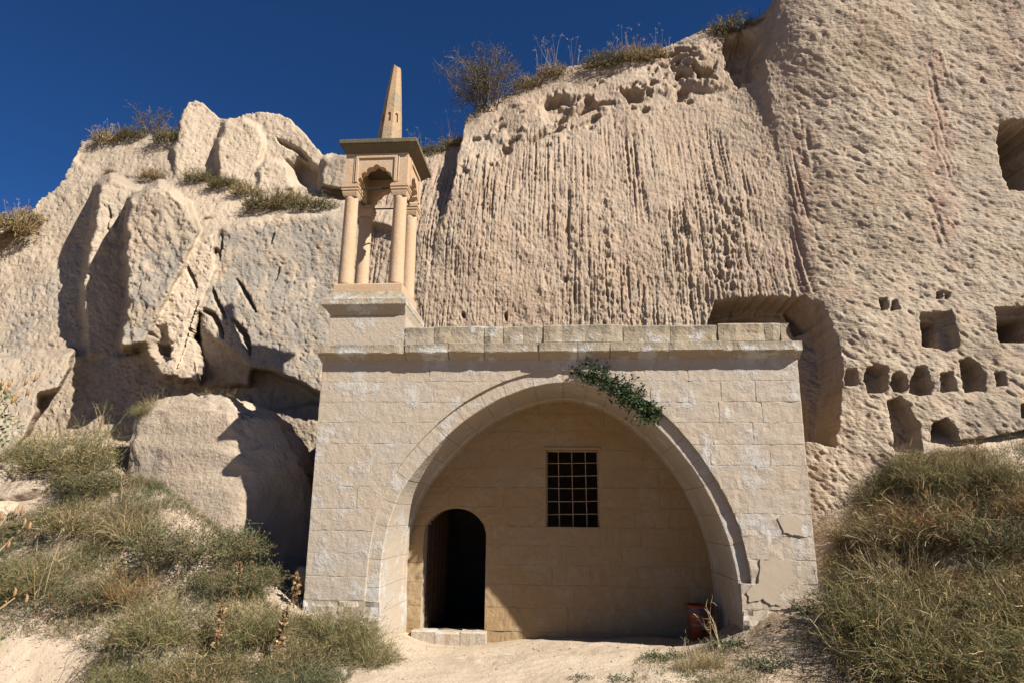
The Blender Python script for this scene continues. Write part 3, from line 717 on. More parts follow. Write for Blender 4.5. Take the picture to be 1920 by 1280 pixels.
for r in range(len(brow)-1):
    z0, z1 = brow[r], brow[r+1]
    spans = [(-2.45, 2.25)]
    if z0 < DZT: spans = [(-2.45, dc), (dc, 2.25)]
    if z0 >= WZ0-.01 and z1 <= WZ1+.01: spans = [q for s_ in spans for q in ([(s_[0], WX0), (WX1, s_[1])] if s_[0] < WX0 and s_[1] > WX1 else [s_])]
    for a0, b0 in spans:
        xs = [a0]
        if z0 < DZT and a0 == dc: xs = [a0, DX1+random.uniform(.25, .6)]
        while b0-xs[-1] > 1.0: xs.append(xs[-1]+random.uniform(.5, .9))
        if abs(xs[-1]-b0) > .01: xs.append(b0)
        for a_, b_ in zip(xs[:-1], xs[1:]):
            seed += 1; kw = {}
            if z0 < DZT and a_ >= dc-.001 and a_ < DX1: kw['xl'] = lambda z: dc+door_half(z)
            if z0 < DZT and b_ <= dc+.001 and b_ > DX0: kw['xr'] = lambda z: dc-door_half(z)
            if z0 < DZT < z1: kw = {'lo': door_z}
            block('block', a_, b_, z0, z1, YB_, M_BACK, bw_o, dep=.05, seed=seed, rough=.006, gap=random.choice([.0006, .001, .002]), bev=random.uniform(.001, .006), recess=random.uniform(-.002, .002), **kw)
# side walls, roof and the dark room behind
MB().box((XL+.03, .34, -.4), (-2.72, 4.3, 3.7)).build('side_wall', M_BACK, house)
MB().box((2.62, .34, -.4), (XR-.03, 4.3, 3.7)).build('side_wall', M_BACK, house)
MB().box((XL+.05, .12, 3.70), (XR-.05, 4.3, 3.90)).build('roof', M_MORT, house)
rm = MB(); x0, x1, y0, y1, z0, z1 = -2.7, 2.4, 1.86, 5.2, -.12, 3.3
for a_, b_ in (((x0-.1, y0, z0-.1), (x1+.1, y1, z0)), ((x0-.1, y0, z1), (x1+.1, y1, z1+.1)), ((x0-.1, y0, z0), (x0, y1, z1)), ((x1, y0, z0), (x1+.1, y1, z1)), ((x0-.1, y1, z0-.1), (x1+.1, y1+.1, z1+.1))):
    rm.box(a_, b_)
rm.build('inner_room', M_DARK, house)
# door leaf, swung inwards against the left side
leaf = MB(); hinge = Vector((DX0+.03, 1.80, 0)); ang = math.radians(78)
def dl(u, w, z): return (hinge.x+u*math.cos(ang)-w*math.sin(ang), hinge.y+u*math.sin(ang)+w*math.cos(ang), z)
door_o = None
for k in range(5):
    m = MB(); a_, b_ = k*.16, k*.16+.155
    V = [dl(a_, 0, .02), dl(b_, 0, .02), dl(b_, .04, .02), dl(a_, .04, .02), dl(a_, 0, 1.72), dl(b_, 0, 1.72), dl(b_, .04, 1.72), dl(a_, .04, 1.72)]
    m.add(V, [(3,2,1,0),(4,5,6,7),(0,1,5,4),(1,2,6,5),(2,3,7,6),(3,0,4,7)])
    if door_o is None:
        f_ = MB()
        for zz in (.3, 1.35):
            V = [dl(0, .042, zz), dl(.8, .042, zz), dl(.8, .07, zz), dl(0, .07, zz), dl(0, .042, zz+.12), dl(.8, .042, zz+.12), dl(.8, .07, zz+.12), dl(0, .07, zz+.12)]
            f_.add(V, [(3,2,1,0),(4,5,6,7),(0,1,5,4),(1,2,6,5),(2,3,7,6),(3,0,4,7)])
        door_o = f_.build('door', M_WOOD, house); door_o['label'] = 'dark wooden door leaf standing open inside the doorway'
    m.build('plank', M_WOOD, door_o, bevel=.006)
# threshold stones
th = None
for k, (a_, b_, h_) in enumerate(((-2.20, -1.86, .075), (-1.855, -1.50, .055), (-1.495, -1.14, .07))):
    m = MB(); xs = np.linspace(a_, b_, 6)
    Rg = []
    for x in xs:
        j = lambda s_: .012*float(noise(x*9., s_, k*1.))
        Rg.append([(x, 1.30+j(1)*2, -.15), (x, 1.295+j(2), h_-.02+j(3)), (x, 1.33+j(4), h_+j(5)), (x, 1.56, h_-.01+j(6)), (x, 1.56, -.15)])
    if th is None:
        th = MB().box((-2.16, 1.36, -.2), (-1.16, 1.9, .02)).build('threshold', M_MORT, house)
    m.rings(Rg).build('stone', M_BLOCK, th)
# window: stone rim set back and iron grille
wf = MB()
for a_, b_ in (((WX0-.03, 1.478, WZ1), (WX1+.03, 1.56, WZ1+.045)),):
    wf.box(a_, b_)
win = wf.build('window', M_BACK, house, bevel=.006)
gr = MB()
gy_ = 1.60
for a_, b_ in (((WX0+.001, gy_-.012, WZ0+.001), (WX0+.02, gy_+.02, WZ1-.001)), ((WX1-.02, gy_-.012, WZ0+.001), (WX1-.001, gy_+.02, WZ1-.001)), ((WX0+.021, gy_-.012, WZ1-.02), (WX1-.021, gy_+.02, WZ1-.001))):
    gr.box(a_, b_)
gr.build('frame', M_RUST, win)
for k in range(3):
    x = WX0+(WX1-WX0)*(k+1)/4+(.008*(k-1)); MB().tube([(x+.006, gy_, WZ0), (x, gy_+.004, (WZ0+WZ1)/2), (x-.006, gy_, WZ1)], .0065, 6).build('bar', M_RUST, win)
for k in range(5):
    z = WZ0+(WZ1-WZ0)*(k+1-.02)/6
    MB().tube([(WX0, gy_-.012, z-.01+.005*(k % 3)), (.1, gy_-.015, z-.004*(k % 2)), (WX1, gy_-.012, z+.008)], .006, 6).build('bar', M_RUST, win)

# cornice and parapet: separate stones on a core
def run_stones(name, xs, prof, mat, parent, seed0, wob=.006, lab=None):
    """stones of one moulded course; prof is the (y, z) outline from bottom front to back"""
    for k, (a_, b_) in enumerate(zip(xs[:-1], xs[1:])):
        g = random.choice([.002, .003, .006]); a2, b2 = a_+g, b_-g
        n = max(3, int((b2-a2)/.07)+1); Rg = []
        dz = random.uniform(-.014, .006) if name == 'parapet_stone' else random.uniform(-.006, .006); dyy = random.uniform(-.014, .012)
        for x in np.linspace(a2, b2, n):
            endw = .012*(1-float(sstep(0, .03, min(x-a2, b2-x))))
            row = []
            for q, (y, z) in enumerate(prof):
                ww = wob*float(fbm(np.float64(x*6+seed0), np.float64(z*11+q), k, 3))
                front = y < .2
                row.append((x, y+(ww*2+endw+dyy if front else 0), z+(ww+dz if 0 < q < len(prof)-1 else 0)))
            Rg.append(row)
        MB().rings(Rg).build(name, mat, parent)
cor_core = MB().box((XL+.02, .0, 3.735), (XR-.02, .5, 3.895)).build('cornice', M_MORT, house)
cx_ = [XL-.035, -2.15, -1.56, -1.07, -.33, .18, .612, 1.376, 2.2, 3.085]
run_stones('cornice_stone', cx_, [(.02, 3.70), (-.015, 3.715), (-.10, 3.765), (-.152, 3.785), (-.16, 3.80), (-.16, 3.905), (-.145, 3.915), (.12, 3.935), (.12, 3.70)], M_CORN, cor_core, 1)
par_core = MB().box((-2.2, .05, 3.93), (2.85, .4, 4.12)).build('parapet', M_MORT, house)
px_ = [-2.19, -1.782, -1.09, -.825, -.548, -.275, -.016, .798, 1.424, 2.052, 2.66, 2.866]
run_stones('parapet_stone', px_, [(.02, 3.937), (-.01, 3.95), (-.012, 4.05), (-.02, 4.17), (0, 4.19), (.36, 4.18), (.36, 3.937)], M_CORN, par_core, 9, .013)
# last stone of the parapet ends in a hollow curve
m = MB(); Rg = []
for z in np.linspace(3.94, 4.185, 9):
    t = (z-3.94)/.245; xe = 2.985-.055*math.sin(math.pi*t)+.02*(1-t)**2
    Rg.append([(2.869, -.012, z), (xe, -.012, z), (xe, .36, z), (2.869, .36, z)])
m.rings(Rg).build('parapet_stone', M_CORN, par_core)

# ------------------------------------------------------------------ turret on the left corner
tur = MB().box((-3.27, -.005, 3.94), (-2.195, 1.12, 4.352)).build('turret', M_BLOCK, house)
tur['label'] = 'slender open stone turret with four columns and a tapering spire'
def ringbox(x0, x1, y0, y1, z): return [(x0, y0, z), (x1, y0, z), (x1, y1, z), (x0, y1, z)]
def frus(levels, name, mat, bev=0):
    return MB().rings([ringbox(*l) for l in levels]).build(name, mat, tur, bevel=bev)
TX0, TX1, TY0, TY1 = -3.25, -2.30, .09, 1.02
frus([(-3.26,-2.205,.005,1.10,4.353), (-3.275,-2.20,-.01,1.10,4.375), (-3.36,-2.185,-.095,1.12,4.475), (-3.385,-2.175,-.115,1.13,4.49), (-3.385,-2.175,-.115,1.13,4.575), (-3.35,-2.20,-.06,1.10,4.61), (-3.30,-2.27,.045,1.06,4.725)], 'base_slab', M_CORN, .006)
frus([(-3.285,-2.285,.06,1.05,4.72), (-3.285,-2.285,.06,1.05,4.845), (-3.27,-2.30,.075,1.035,4.86)], 'plinth', M_TURR, .006)
cols = [(-3.155, .20), (-2.415, .20), (-3.145, .90), (-2.415, .90)]
for cx, cy in cols:
    m = MB(); Rg = []
    for z, r_ in ((4.855, .118), (4.90, .112), (5.3, .107), (5.8, .102), (6.2, .098), (6.26, .098)):
        Rg.append([(cx+r_*math.cos(t), cy+r_*math.sin(t), z) for t in np.linspace(0, 2*math.pi, 20, endpoint=False)])
    o = m.rings(Rg).build('column', M_TURR, tur); o.data.shade_smooth()
    m = MB(); b = .118
    lv = [(.098, 6.24), (.108, 6.27), (.116, 6.30), (.116, 6.325), (.128, 6.33), (.128, 6.355), (.112, 6.36), (.112, 6.37), (.132, 6.375), (.132, 6.405), (.118, 6.41), (.118, 6.43)]
    Rg = [[(cx+h_*(1 if i in (0, 1, 2) else -1 if i in (4, 5, 6) else 0), cy+h_*(1 if i in (2, 3, 4) else -1 if i in (6, 7, 0) else 0), z) for i in range(8)] for h_, z in lv]
    m.rings(Rg).build('capital', M_TURR, tur)
# canopy: four walls with scalloped arch and a raised square moulding
def scallop(n=7, m=91):
    """outline of the multifoil opening, half width 1, height 1, left to right"""
    c = [(math.cos(math.pi*(1-(i+.5)/n))*.78, math.sin(math.pi*(1-(i+.5)/n))*.78*1.04) for i in range(n)]
    P = []
    for t in np.linspace(math.pi, 0, m):
        dx, dy = math.cos(t), math.sin(t); best = .5
        for a_, b_ in c:
            bb = a_*dx+b_*dy; disc = bb*bb-(a_*a_+b_*b_-.235**2)
            if disc > 0: best = max(best, bb+math.sqrt(disc))
        P.append((best*dx, best*dy))
    mx = max(p[0] for p in P); my = max(p[1] for p in P)
    return [(p[0]/mx, .03+(.80+.22*(1-abs(p[0]/mx))**1.3)*p[1]/my) for p in P]
def canopy_wall(o, ux, uy, width, zb, zt, thick):
    """o: corner, u: direction along the wall; inwards normal is to the left of u"""
    nx, ny = -uy, ux
    half = .275; cz = 6.43; ah = .30; mid = width/2
    arch = [(mid+half*a_, cz+ah*b_) for a_, b_ in scallop()]
    outl = [(0, zb), (mid-half, zb)] + arch + [(mid+half, zb), (width, zb), (width, zt), (0, zt)]
    pts = [(o[0]+ux*s_, o[1]+uy*s_, z_) for s_, z_ in outl]; N_ = len(pts)
    tri = tessellate_polygon([[Vector((s_, z_, 0)) for s_, z_ in outl]])
    V = pts+[(p[0]+nx*thick, p[1]+ny*thick, p[2]) for p in pts]
    Fs = [tuple(t) for t in tri]+[tuple(i+N_ for i in t)[::-1] for t in tri]+[(i, (i+1) % N_, (i+1) % N_+N_, i+N_) for i in range(N_)]
    MB().add(V, Fs).build('canopy_wall', M_TURR, tur)
    # square frame moulding, standing proud
    def fr(s0, s1, z0, z1, d):
        pts = []
        for zz in (z0, z1):
            for ss, dd in ((s0, -d), (s1, -d), (s1, .004), (s0, .004)):
                pts.append((o[0]+ux*ss+nx*dd, o[1]+uy*ss+ny*dd, zz))
        return MB().add(pts, [(3,2,1,0),(4,5,6,7),(0,1,5,4),(1,2,6,5),(2,3,7,6),(3,0,4,7)])
    a_, b_ = mid-.315, mid+.315; t_ = .042
    m = MB()
    for q in ((a_, a_+t_, zb+.02, zt-.05), (b_-t_, b_, zb+.02, zt-.05), (a_+t_, b_-t_, zt-.05-t_, zt-.05)):
        r_ = fr(*q, .022); m.add(r_.v, r_.f)
    for q in ((a_-.03, a_-.012, zb+.02, zt-.02), (b_+.012, b_+.03, zb+.02, zt-.02), (a_-.012, b_+.012, zt-.038, zt-.02)):
        r_ = fr(*q, .010); m.add(r_.v, r_.f)
    m.build('frame_moulding', M_TURR, tur, bevel=.004)
canopy_wall((TX0, TY0), 1, 0, TX1-TX0, 6.43, 6.93, .13)
canopy_wall((TX1, TY0+.131), 0, 1, TY1-TY0-.262, 6.43, 6.93, .13)
canopy_wall((TX1, TY1), -1, 0, TX1-TX0, 6.43, 6.93, .13)
canopy_wall((TX0, TY1-.131), 0, -1, TY1-TY0-.262, 6.43, 6.93, .13)
frus([(TX0+.01, TX1-.01, TY0+.01, TY1-.01, 6.90), (TX0-.005, TX1+.005, TY0-.005, TY1+.005, 6.93), (TX0-.045, TX1+.10, TY0-.08, TY1+.06, 7.02), (TX0-.055, TX1+.12, TY0-.10, TY1+.075, 7.03)], 'cornice', M_LICH, 0)
frus([(TX0-.085, TX1+.145, TY0-.125, TY1+.10, 7.031), (TX0-.085, TX1+.145, TY0-.125, TY1+.10, 7.10), (TX0-.03, TX1+.08, TY0-.06, TY1+.04, 7.125)], 'cap_slab', M_LICH, .008)
# spire with blind niches
m = MB(); Rg = []
def oct_(r_, z, sx=0): return [(-2.733+sx+r_*math.cos(t), .55+r_*math.sin(t), z) for t in [math.pi/8+.02+k*math.pi/4 for k in range(8)]]
for z, r_, sx in ((7.11, .215, -.005), (7.48, .188, 0), (7.75, .165, .012), (8.05, .14, .02), (8.4, .105, .033), (8.70, .072, .045)):
    Rg.append(oct_(r_, z, sx))
top = [(x, y, z+(.03*(1 if x < -2.69 else -.6))) for x, y, z in oct_(.070, 8.715, .045)]
Rg.append(top)
sp = m.rings(Rg).build('spire', M_SPIRE, tur)
# recess niches on the two faces toward the viewer: thin dark-shadowed slots cut with a boolean
cut = MB()
for k in (5, 6, 4):
    th_ = math.pi/8+.02+(k+.5)*math.pi/4; dx_, dy_ = math.cos(th_), math.sin(th_); tx, ty = -dy_, dx_
    r_ = .165*math.cos(math.pi/8); ccx, ccy = -2.723+dx_*r_, .55+dy_*r_
    hw = .026; pr = [(-hw, 7.66), (hw, 7.66), (hw, 7.80)]+[(hw*math.cos(a_), 7.80+hw*math.sin(a_)) for a_ in (math.pi*.25, math.pi*.5, math.pi*.75)]+[(-hw, 7.80)]
    cut.rings([[(ccx+tx*s_+dx_*q, ccy+ty*s_+dy_*q, z_) for s_, z_ in pr] for q in (-.025, .05)])
co = cut.build('cutter', M_TURR)
mod = sp.modifiers.new('niches', 'BOOLEAN'); mod.object = co; mod.solver = 'EXACT'
dg = bpy.context.evaluated_depsgraph_get(); me2 = bpy.data.meshes.new_from_object(sp.evaluated_get(dg))
sp.modifiers.clear(); sp.data = me2
bpy.data.objects.remove(co)
# iron tie rods between the capitals
for (a_, b_) in ((0, 1), (2, 3), (0, 2), (1, 3)):
    A_, B_ = cols[a_], cols[b_]; MB().tube([(A_[0], A_[1], 6.40), (B_[0], B_[1], 6.40)], .012, 6).build('tie_rod', M_IRON, tur)

# ------------------------------------------------------------------ boulder and loose rocks
def boulder():
    # rows: py, left px, right px, front depth, back depth
    T = np.array([(744,345,405,1.55,2.0),(749,312,432,1.42,2.2),(757,285,458,1.32,2.3),(768,262,490,1.24,2.35),(786,246,520,1.15,2.4),(820,232,546,1.03,2.4),(860,226,563,.92,2.4),
                  (900,222,576,.82,2.4),(950,228,590,.70,2.4),(1010,262,600,.60,2.4),(1080,300,606,.52,2.4),(1180,310,610,.46,2.4)])
    n, mth = 90, 150
    t = np.linspace(0, 1, n)**1.0*(len(T)-1); row = np.stack([np.interp(t, range(len(T)), T[:, i]) for i in range(5)], 1)
    V = []
    for py, l, r_, yf, yb in row:
        Lp = onY(l, py, np.float64(yf+.35)); Rp = onY(r_, py, np.float64(yf+.35)); z = (Lp[2]+Rp[2])/2
        cx, cy = (Lp[0]+Rp[0])/2, (yf+yb)/2; ax, ay = (Rp[0]-Lp[0])/2, (yb-yf)/2
        th = np.linspace(0, 2*np.pi, mth, endpoint=False); c_, s_ = np.cos(th), np.sin(th); e = 2/5.0
        x = cx+ax*np.sign(c_)*np.abs(c_)**e; y = cy+ay*np.sign(s_)*np.abs(s_)**e
        V.append(np.stack([x, y, np.full(mth, z)], -1))
    V = np.array(V); ctr = V.mean(axis=(0, 1)); d = V-ctr; d /= np.linalg.norm(d, axis=-1, keepdims=True)
    x, y, z = V[..., 0], V[..., 1], V[..., 2]
    am = .12*fbm(x*1.1, y*1.1, z*1.1, 3)+.05*ridged(x*2.2+z, y*2.2, z*1.7, 3)+.02*fbm(x*8, y*8, z*8, 3)+.008*fbm(x*24, y*24, z*24, 2)
    fk = noise(x*2.6+z, y*2.6, z*2.2)+.4*noise(x*7, y*7, z*6); am = am-.035*sstep(.08, .16, fk)-.03*sstep(-.32, -.26, fk)-.03*sstep(.3, .5, noise(x*11, y*11, z*9))
    V = V+d*am[..., None]
    gq = np.random.default_rng(12)
    for nrm, dist in [((-.25,-.95,.2),.60),((.45,-.8,.4),.95),((-.85,-.45,.25),1.85),((-.6,-.3,.75),1.62),((.15,-.5,.85),1.08),((.75,-.2,.62),1.28),((-.2,-.75,.62),.92)]+[(gq.normal(size=3)*np.array([1, .8, .7])+np.array([0, -.5, .3]), gq.uniform(1.25, 1.6)) for _ in range(6)]:
        nv = np.array(nrm)/np.linalg.norm(nrm); ex = (V-ctr)@nv-dist-.03*noise(V[..., 0]*4, V[..., 1]*4, V[..., 2]*4); V = V-.8*np.clip(ex, 0, None)[..., None]*nv
    top = V[0].mean(0)+np.array([0, 0, .03])
    idx = np.arange(n*mth).reshape(n, mth); nx_ = np.roll(idx, -1, axis=1)
    q = np.stack([idx[:-1], idx[1:], nx_[1:], nx_[:-1]], -1).reshape(-1, 4)
    cap = np.stack([np.full(mth, n*mth), idx[0], nx_[0]], -1)
    me = mesh_np('boulder', np.vstack([V.reshape(-1, 3), top[None]]), [q, cap], True)
    co = np.vstack([V.reshape(-1, 3), top[None]])
    px, py = proj(co)
    fattr(me, 'lichen', np.clip(.3+1.2*fbm(co[:, 0]*1.2, co[:, 2]*1.2, 3., 3)+.5*sstep(320, 400, px)*(1-sstep(430, 480, px)), 0, 1))
    fattr(me, 'pale', np.clip(.5+.9*fbm(co[:, 0]*.9, co[:, 2]*.9, 9., 2), 0, .8)); fattr(me, 'red', np.zeros(len(co))); fattr(me, 'dark', np.zeros(len(co))); fattr(me, 'slanted', np.full(len(co), .35))
    o = link('boulder', me, M_ROCK); return tag(o, 'huge rounded pale boulder half in the shadow of the building', 'boulder')
boulder()
def rock(px, py, Y, sx, sy, sz, seed, label, sink=.25, name='rock', group=None, cat='rock', ang=0):
    bm = bmesh.new(); bmesh.ops.create_icosphere(bm, subdivisions=4, radius=1)
    co = np.array([v.co[:] for v in bm.verts])
    co = np.sign(co)*np.abs(co)**.72
    am = 1+.22*fbm(co[:, 0]*1.1+seed, co[:, 1]*1.1, co[:, 2]*1.1+seed, 3)+.07*ridged(co[:, 0]*2.5, co[:, 1]*2.5+seed, co[:, 2]*2.5, 3)+.025*fbm(co[:, 0]*9, co[:, 1]*9+seed, co[:, 2]*9, 2)
    gq = np.random.default_rng(int(seed*10))
    for _ in range(9):
        nv = gq.normal(size=3); nv /= np.linalg.norm(nv); ex = co@nv-gq.uniform(.62, .9); am = am
        co = co-.9*np.clip(ex, 0, None)[:, None]*nv
    co = co*am[:, None]*np.array([sx, sy, sz]); c_, s_ = math.cos(ang), math.sin(ang)
    co = np.stack([co[:, 0]*c_-co[:, 2]*s_, co[:, 1], co[:, 0]*s_+co[:, 2]*c_], -1)
    for v, c in zip(bm.verts, co): v.co = c
    me = bpy.data.meshes.new(name); bm.to_mesh(me); bm.free(); me.shade_smooth()
    for nm, val in (('slanted', .3), ('lichen', .35), ('pale', .45), ('red', 0), ('dark', 0)): fattr(me, nm, np.full(len(co), val))
    o = link(name, me, M_ROCK); p = onY(px, py, np.float64(Y)); o.location = p
    return tag(o, label, cat, group)
rock(33, 884, 1.25, .30, .25, .17, 1.3, 'pale angular rock tilted on top of the rock pile at the left edge', ang=-.15)
rock(52, 922, 1.0, .44, .32, .20, 4.4, 'broad pale rock below the tilted one at the left edge')
rock(12, 958, .8, .36, .3, .18, 7.1, 'low pale rock at the bottom of the pile at the left edge')
rock(2, 905, 1.1, .2, .25, .22, 9.7, 'shadowed rock cut by the left picture edge beside the pile')
rock(64, 852, 1.5, .26, .25, .16, 2.2, 'rounded rock under the olive broom bush', ang=.1)
rock(118, 856, 1.5, .25, .25, .19, 5.9, 'rounded brownish rock half under the olive broom bush, right of the pile')
rock(575, 1090, .5, .18, .15, .24, 8.8, 'upright dusty stone in the shade behind the left pier of the building')
rock(1512, 1165, -.25, .16, .1, .06, 6.6, 'small flat pale stone in the grass right of the arch')

# ------------------------------------------------------------------ waste pot in the corner of the recess
def pot():
    c = onZ(1314, 1192, np.float64(.0)); c = np.array([1.83, 1.18, float(ground_z(1.83, 1.18))-.005])
    root = tag(empty('plant_pot', tuple(c)), 'orange flowerpot-shaped bin with blue band and white lettering in the arch corner', 'pot')
    m_o = simple('orange_pot', (.22, .045, .012), .12, 6, .002, .5, .35); m_b = simple('blue_band', (.06, .09, .14), .25, 9, .003, .5, .3); m_w = simple('white_print', (.38, .34, .29), .05, 9, .0, .7)
    prof = [(.115, 0), (.125, .012), (.145, .2), (.168, .40), (.172, .425), (.178, .43), (.178, .47), (.165, .472), (.160, .45), (.10, .04)]
    n = 36; Rg = [[(c[0]+r_*math.cos(t), c[1]+r_*math.sin(t), c[2]+z) for t in np.linspace(0, 2*math.pi, n, endpoint=False)] for r_, z in prof]
    o = MB().rings(Rg, True, True).build('pot_body', m_o, root); o.data.shade_smooth()
    m = MB(); Rg = []
    for z0_, z1_ in ((.385, .425),):
        A_ = []; B_ = []
        for t in np.linspace(0, 2*math.pi, n, endpoint=False):
            w_ = .012*math.sin(3*t+1); r_ = .172
            A_.append((c[0]+r_*math.cos(t), c[1]+r_*math.sin(t), c[2]+z0_+w_)); B_.append((c[0]+(r_+.004)*math.cos(t), c[1]+(r_+.004)*math.sin(t), c[2]+z1_))
        m.rings([A_, B_], False, False)
    m.build('band', m_b, root)
    MB().tube([(c[0]-.045, c[1]-.172, c[2]+.43), (c[0]-.03, c[1]-.185, c[2]+.40), (c[0]-.02, c[1]-.178, c[2]+.365)], [.016, .026, .008], 7).build('knot', m_b, root)
    for txt, z, t0, h in (('KONUTLA', .315, -1.98, .026), ('TÜM P', .275, -1.78, .03), ('Ba', .237, -1.56, .028), ('BETERDİĞİ', .205, -1.86, .028)):
        cu = bpy.data.curves.new('lettering', 'FONT'); cu.body = txt; cu.size = h*1.35; cu.align_x = 'CENTER'
        tmp = bpy.data.objects.new('tmp', cu); COL.objects.link(tmp)
        me = bpy.data.meshes.new_from_object(tmp.evaluated_get(bpy.context.evaluated_depsgraph_get())); bpy.data.objects.remove(tmp)
        for v in me.vertices:
            zz = z+v.co.y; r_ = .122+.115*zz+.0022; a_ = t0+v.co.x/r_
            v.co = (c[0]+r_*math.cos(a_), c[1]+r_*math.sin(a_), c[2]+zz)
        me.name = 'lettering'; me.materials.clear(); link('lettering', me, m_w, root)
pot()

# ------------------------------------------------------------------ plants
def ribbons(p0, d0, L, K=4, w=.006, grav=.25, wig=.12, cols=None, seed=0, taper=.25):
    """thin curved stems; returns V, F, C and the node points (N, K+1, 3)"""
    g = np.random.default_rng(seed); N = len(p0); p = p0.copy(); d = d0/np.linalg.norm(d0, axis=1, keepdims=True)
    pts = [p.copy()]; L = np.broadcast_to(L, (N,))
    for k in range(K):
        d = d+g.normal(0, wig, (N, 3)); d[:, 2] -= grav*(k+.5)/K*.6; d /= np.linalg.norm(d, axis=1, keepdims=True)
        p = p+d*(L/K)[:, None]; pts.append(p.copy())
    pts = np.stack(pts, 1)
    side = np.cross(d0, g.normal(size=(N, 3))); side /= np.linalg.norm(side, axis=1, keepdims=True)+1e-9
    ww = np.broadcast_to(w, (N,))[:, None, None]*np.linspace(1, taper, K+1)[None, :, None]*.5
    V = np.stack([pts-side[:, None]*ww, pts+side[:, None]*ww], 2).reshape(-1, 3)
    b = (np.arange(N)*(K+1)*2)[:, None]+(np.arange(K)*2)[None]; b = b.ravel()
    Fq = np.stack([b, b+1, b+3, b+2], -1)
    Cc = np.repeat(cols, (K+1)*2, axis=0)
    return V, Fq, Cc, pts
def leaves(p, s, cols, seed=0, asp=.45, up=.3):
    g = np.random.default_rng(seed); N = len(p); d = g.normal(size=(N, 3)); d[:, 2] += up; d /= np.linalg.norm(d, axis=1, keepdims=True)
    e = np.cross(d, g.normal(size=(N, 3))); e /= np.linalg.norm(e, axis=1, keepdims=True)+1e-9
    s = np.broadcast_to(s, (N,))[:, None]*g.uniform(.6, 1.3, (N, 1))
    V = np.stack([p, p+d*s*.5+e*s*asp*.5, p+d*s, p+d*s*.5-e*s*asp*.5], 1).reshape(-1, 3)
    return V, np.arange(N*4).reshape(N, 4), np.repeat(cols, 4, axis=0)
class PM:
    def __init__(s): s.V = []; s.F = []; s.C = []; s.n = 0
    def add(s, V, Fq, Cc): s.V.append(V); s.F.append(Fq+s.n); s.C.append(Cc); s.n += len(V)
    def mesh(s, name):
        me = mesh_np(name, np.vstack(s.V), [np.vstack(s.F)]); cattr(me, 'col', np.vstack(s.C)); me.materials.append(M_PLANT); return me
PAL = {'broom': [(.145,.135,.042),(.19,.17,.06),(.11,.11,.042),(.23,.20,.08)], 'grey': [(.10,.105,.05),(.13,.128,.062),(.078,.085,.038),(.165,.148,.075)],
       'straw': [(.34,.24,.105),(.40,.295,.15),(.26,.175,.075),(.44,.345,.20)], 'brown': [(.16,.095,.05),(.21,.125,.065),(.12,.075,.045),(.26,.16,.08)],
       'dark': [(.035,.06,.022),(.05,.085,.03),(.06,.10,.04),(.03,.045,.018)], 'twig': [(.11,.085,.07),(.15,.115,.09),(.09,.07,.06)], 'sage': [(.12,.128,.068),(.15,.155,.088),(.092,.10,.05)],
       'rust': [(.26,.12,.05),(.32,.16,.06),(.22,.10,.045)], 'pale': [(.38,.31,.20),(.32,.25,.15),(.42,.35,.24)]}
def pick(names, N, seed):
    g = np.random.default_rng(seed+99); pool = np.array([c for n in names for c in PAL[n]])
    return pool[g.integers(0, len(pool), N)]*g.uniform(.6, 1.05, (N, 1))
def dome_dirs(N, spread, g):
    th = g.uniform(0, 2*np.pi, N); ph = np.abs(g.normal(0, spread, N)).clip(0, 1.5); 
    return np.stack([np.sin(ph)*np.cos(th), np.sin(ph)*np.sin(th), np.cos(ph)], -1), th
def bush_mesh(name, n, r, h, pal, seed, spread=.7, grav=.35, w=.007, sub=3, leaf=0, leafpal=None, dome=1.0, K=5, leafsize=.03, wig=.13):
    """twiggy mound: n stems from a base of radius r reaching h, each with side twigs"""
    g = np.random.default_rng(seed); pm = PM()
    d, th = dome_dirs(n, spread, g); rr = r*np.sqrt(g.uniform(0, 1, n)); a = g.uniform(0, 2*np.pi, n)
    p0 = np.stack([rr*np.cos(a), rr*np.sin(a), np.zeros(n)-.03], -1)
    d[:, 0] += .5*p0[:, 0]/max(r, .01); d[:, 1] += .5*p0[:, 1]/max(r, .01)
    L = h*g.uniform(.55, 1.15, n)*(1-.35*dome*(rr/max(r, .01))**2)
    V, Fq, Cc, pts = ribbons(p0, d, L, K, w*g.uniform(.7, 1.3, n), grav, wig, pick(pal, n, seed), seed)
    pm.add(V, Fq, Cc)
    if sub:
        m = n*sub; i = g.integers(0, n, m); k = g.integers(1, K+1, m); f = g.uniform(0, 1, (m, 1))
        q0 = pts[i, k-1]*(1-f)+pts[i, k]*f; dd = (pts[i, k]-pts[i, k-1]); dd /= np.linalg.norm(dd, axis=1, keepdims=True)+1e-9
        dd = dd+g.normal(0, .55, (m, 3)); dd[:, 2] += .15
        V, Fq, Cc, p2 = ribbons(q0, dd, L[i]*g.uniform(.15, .38, m), 3, w*.7, grav*.6, wig*1.2, pick(pal, m, seed+1), seed+1); pm.add(V, Fq, Cc)
        pts_all = np.concatenate([pts[:, 1:].reshape(-1, 3), p2[:, 1:].reshape(-1, 3)])
    else: pts_all = pts[:, 1:].reshape(-1, 3)
    if leaf:
        q = pts_all[g.integers(0, len(pts_all), leaf)]+g.normal(0, .01, (leaf, 3))
        pm.add(*leaves(q, leafsize, pick(leafpal, leaf, seed+2), seed+2))
    return pm.mesh(name)
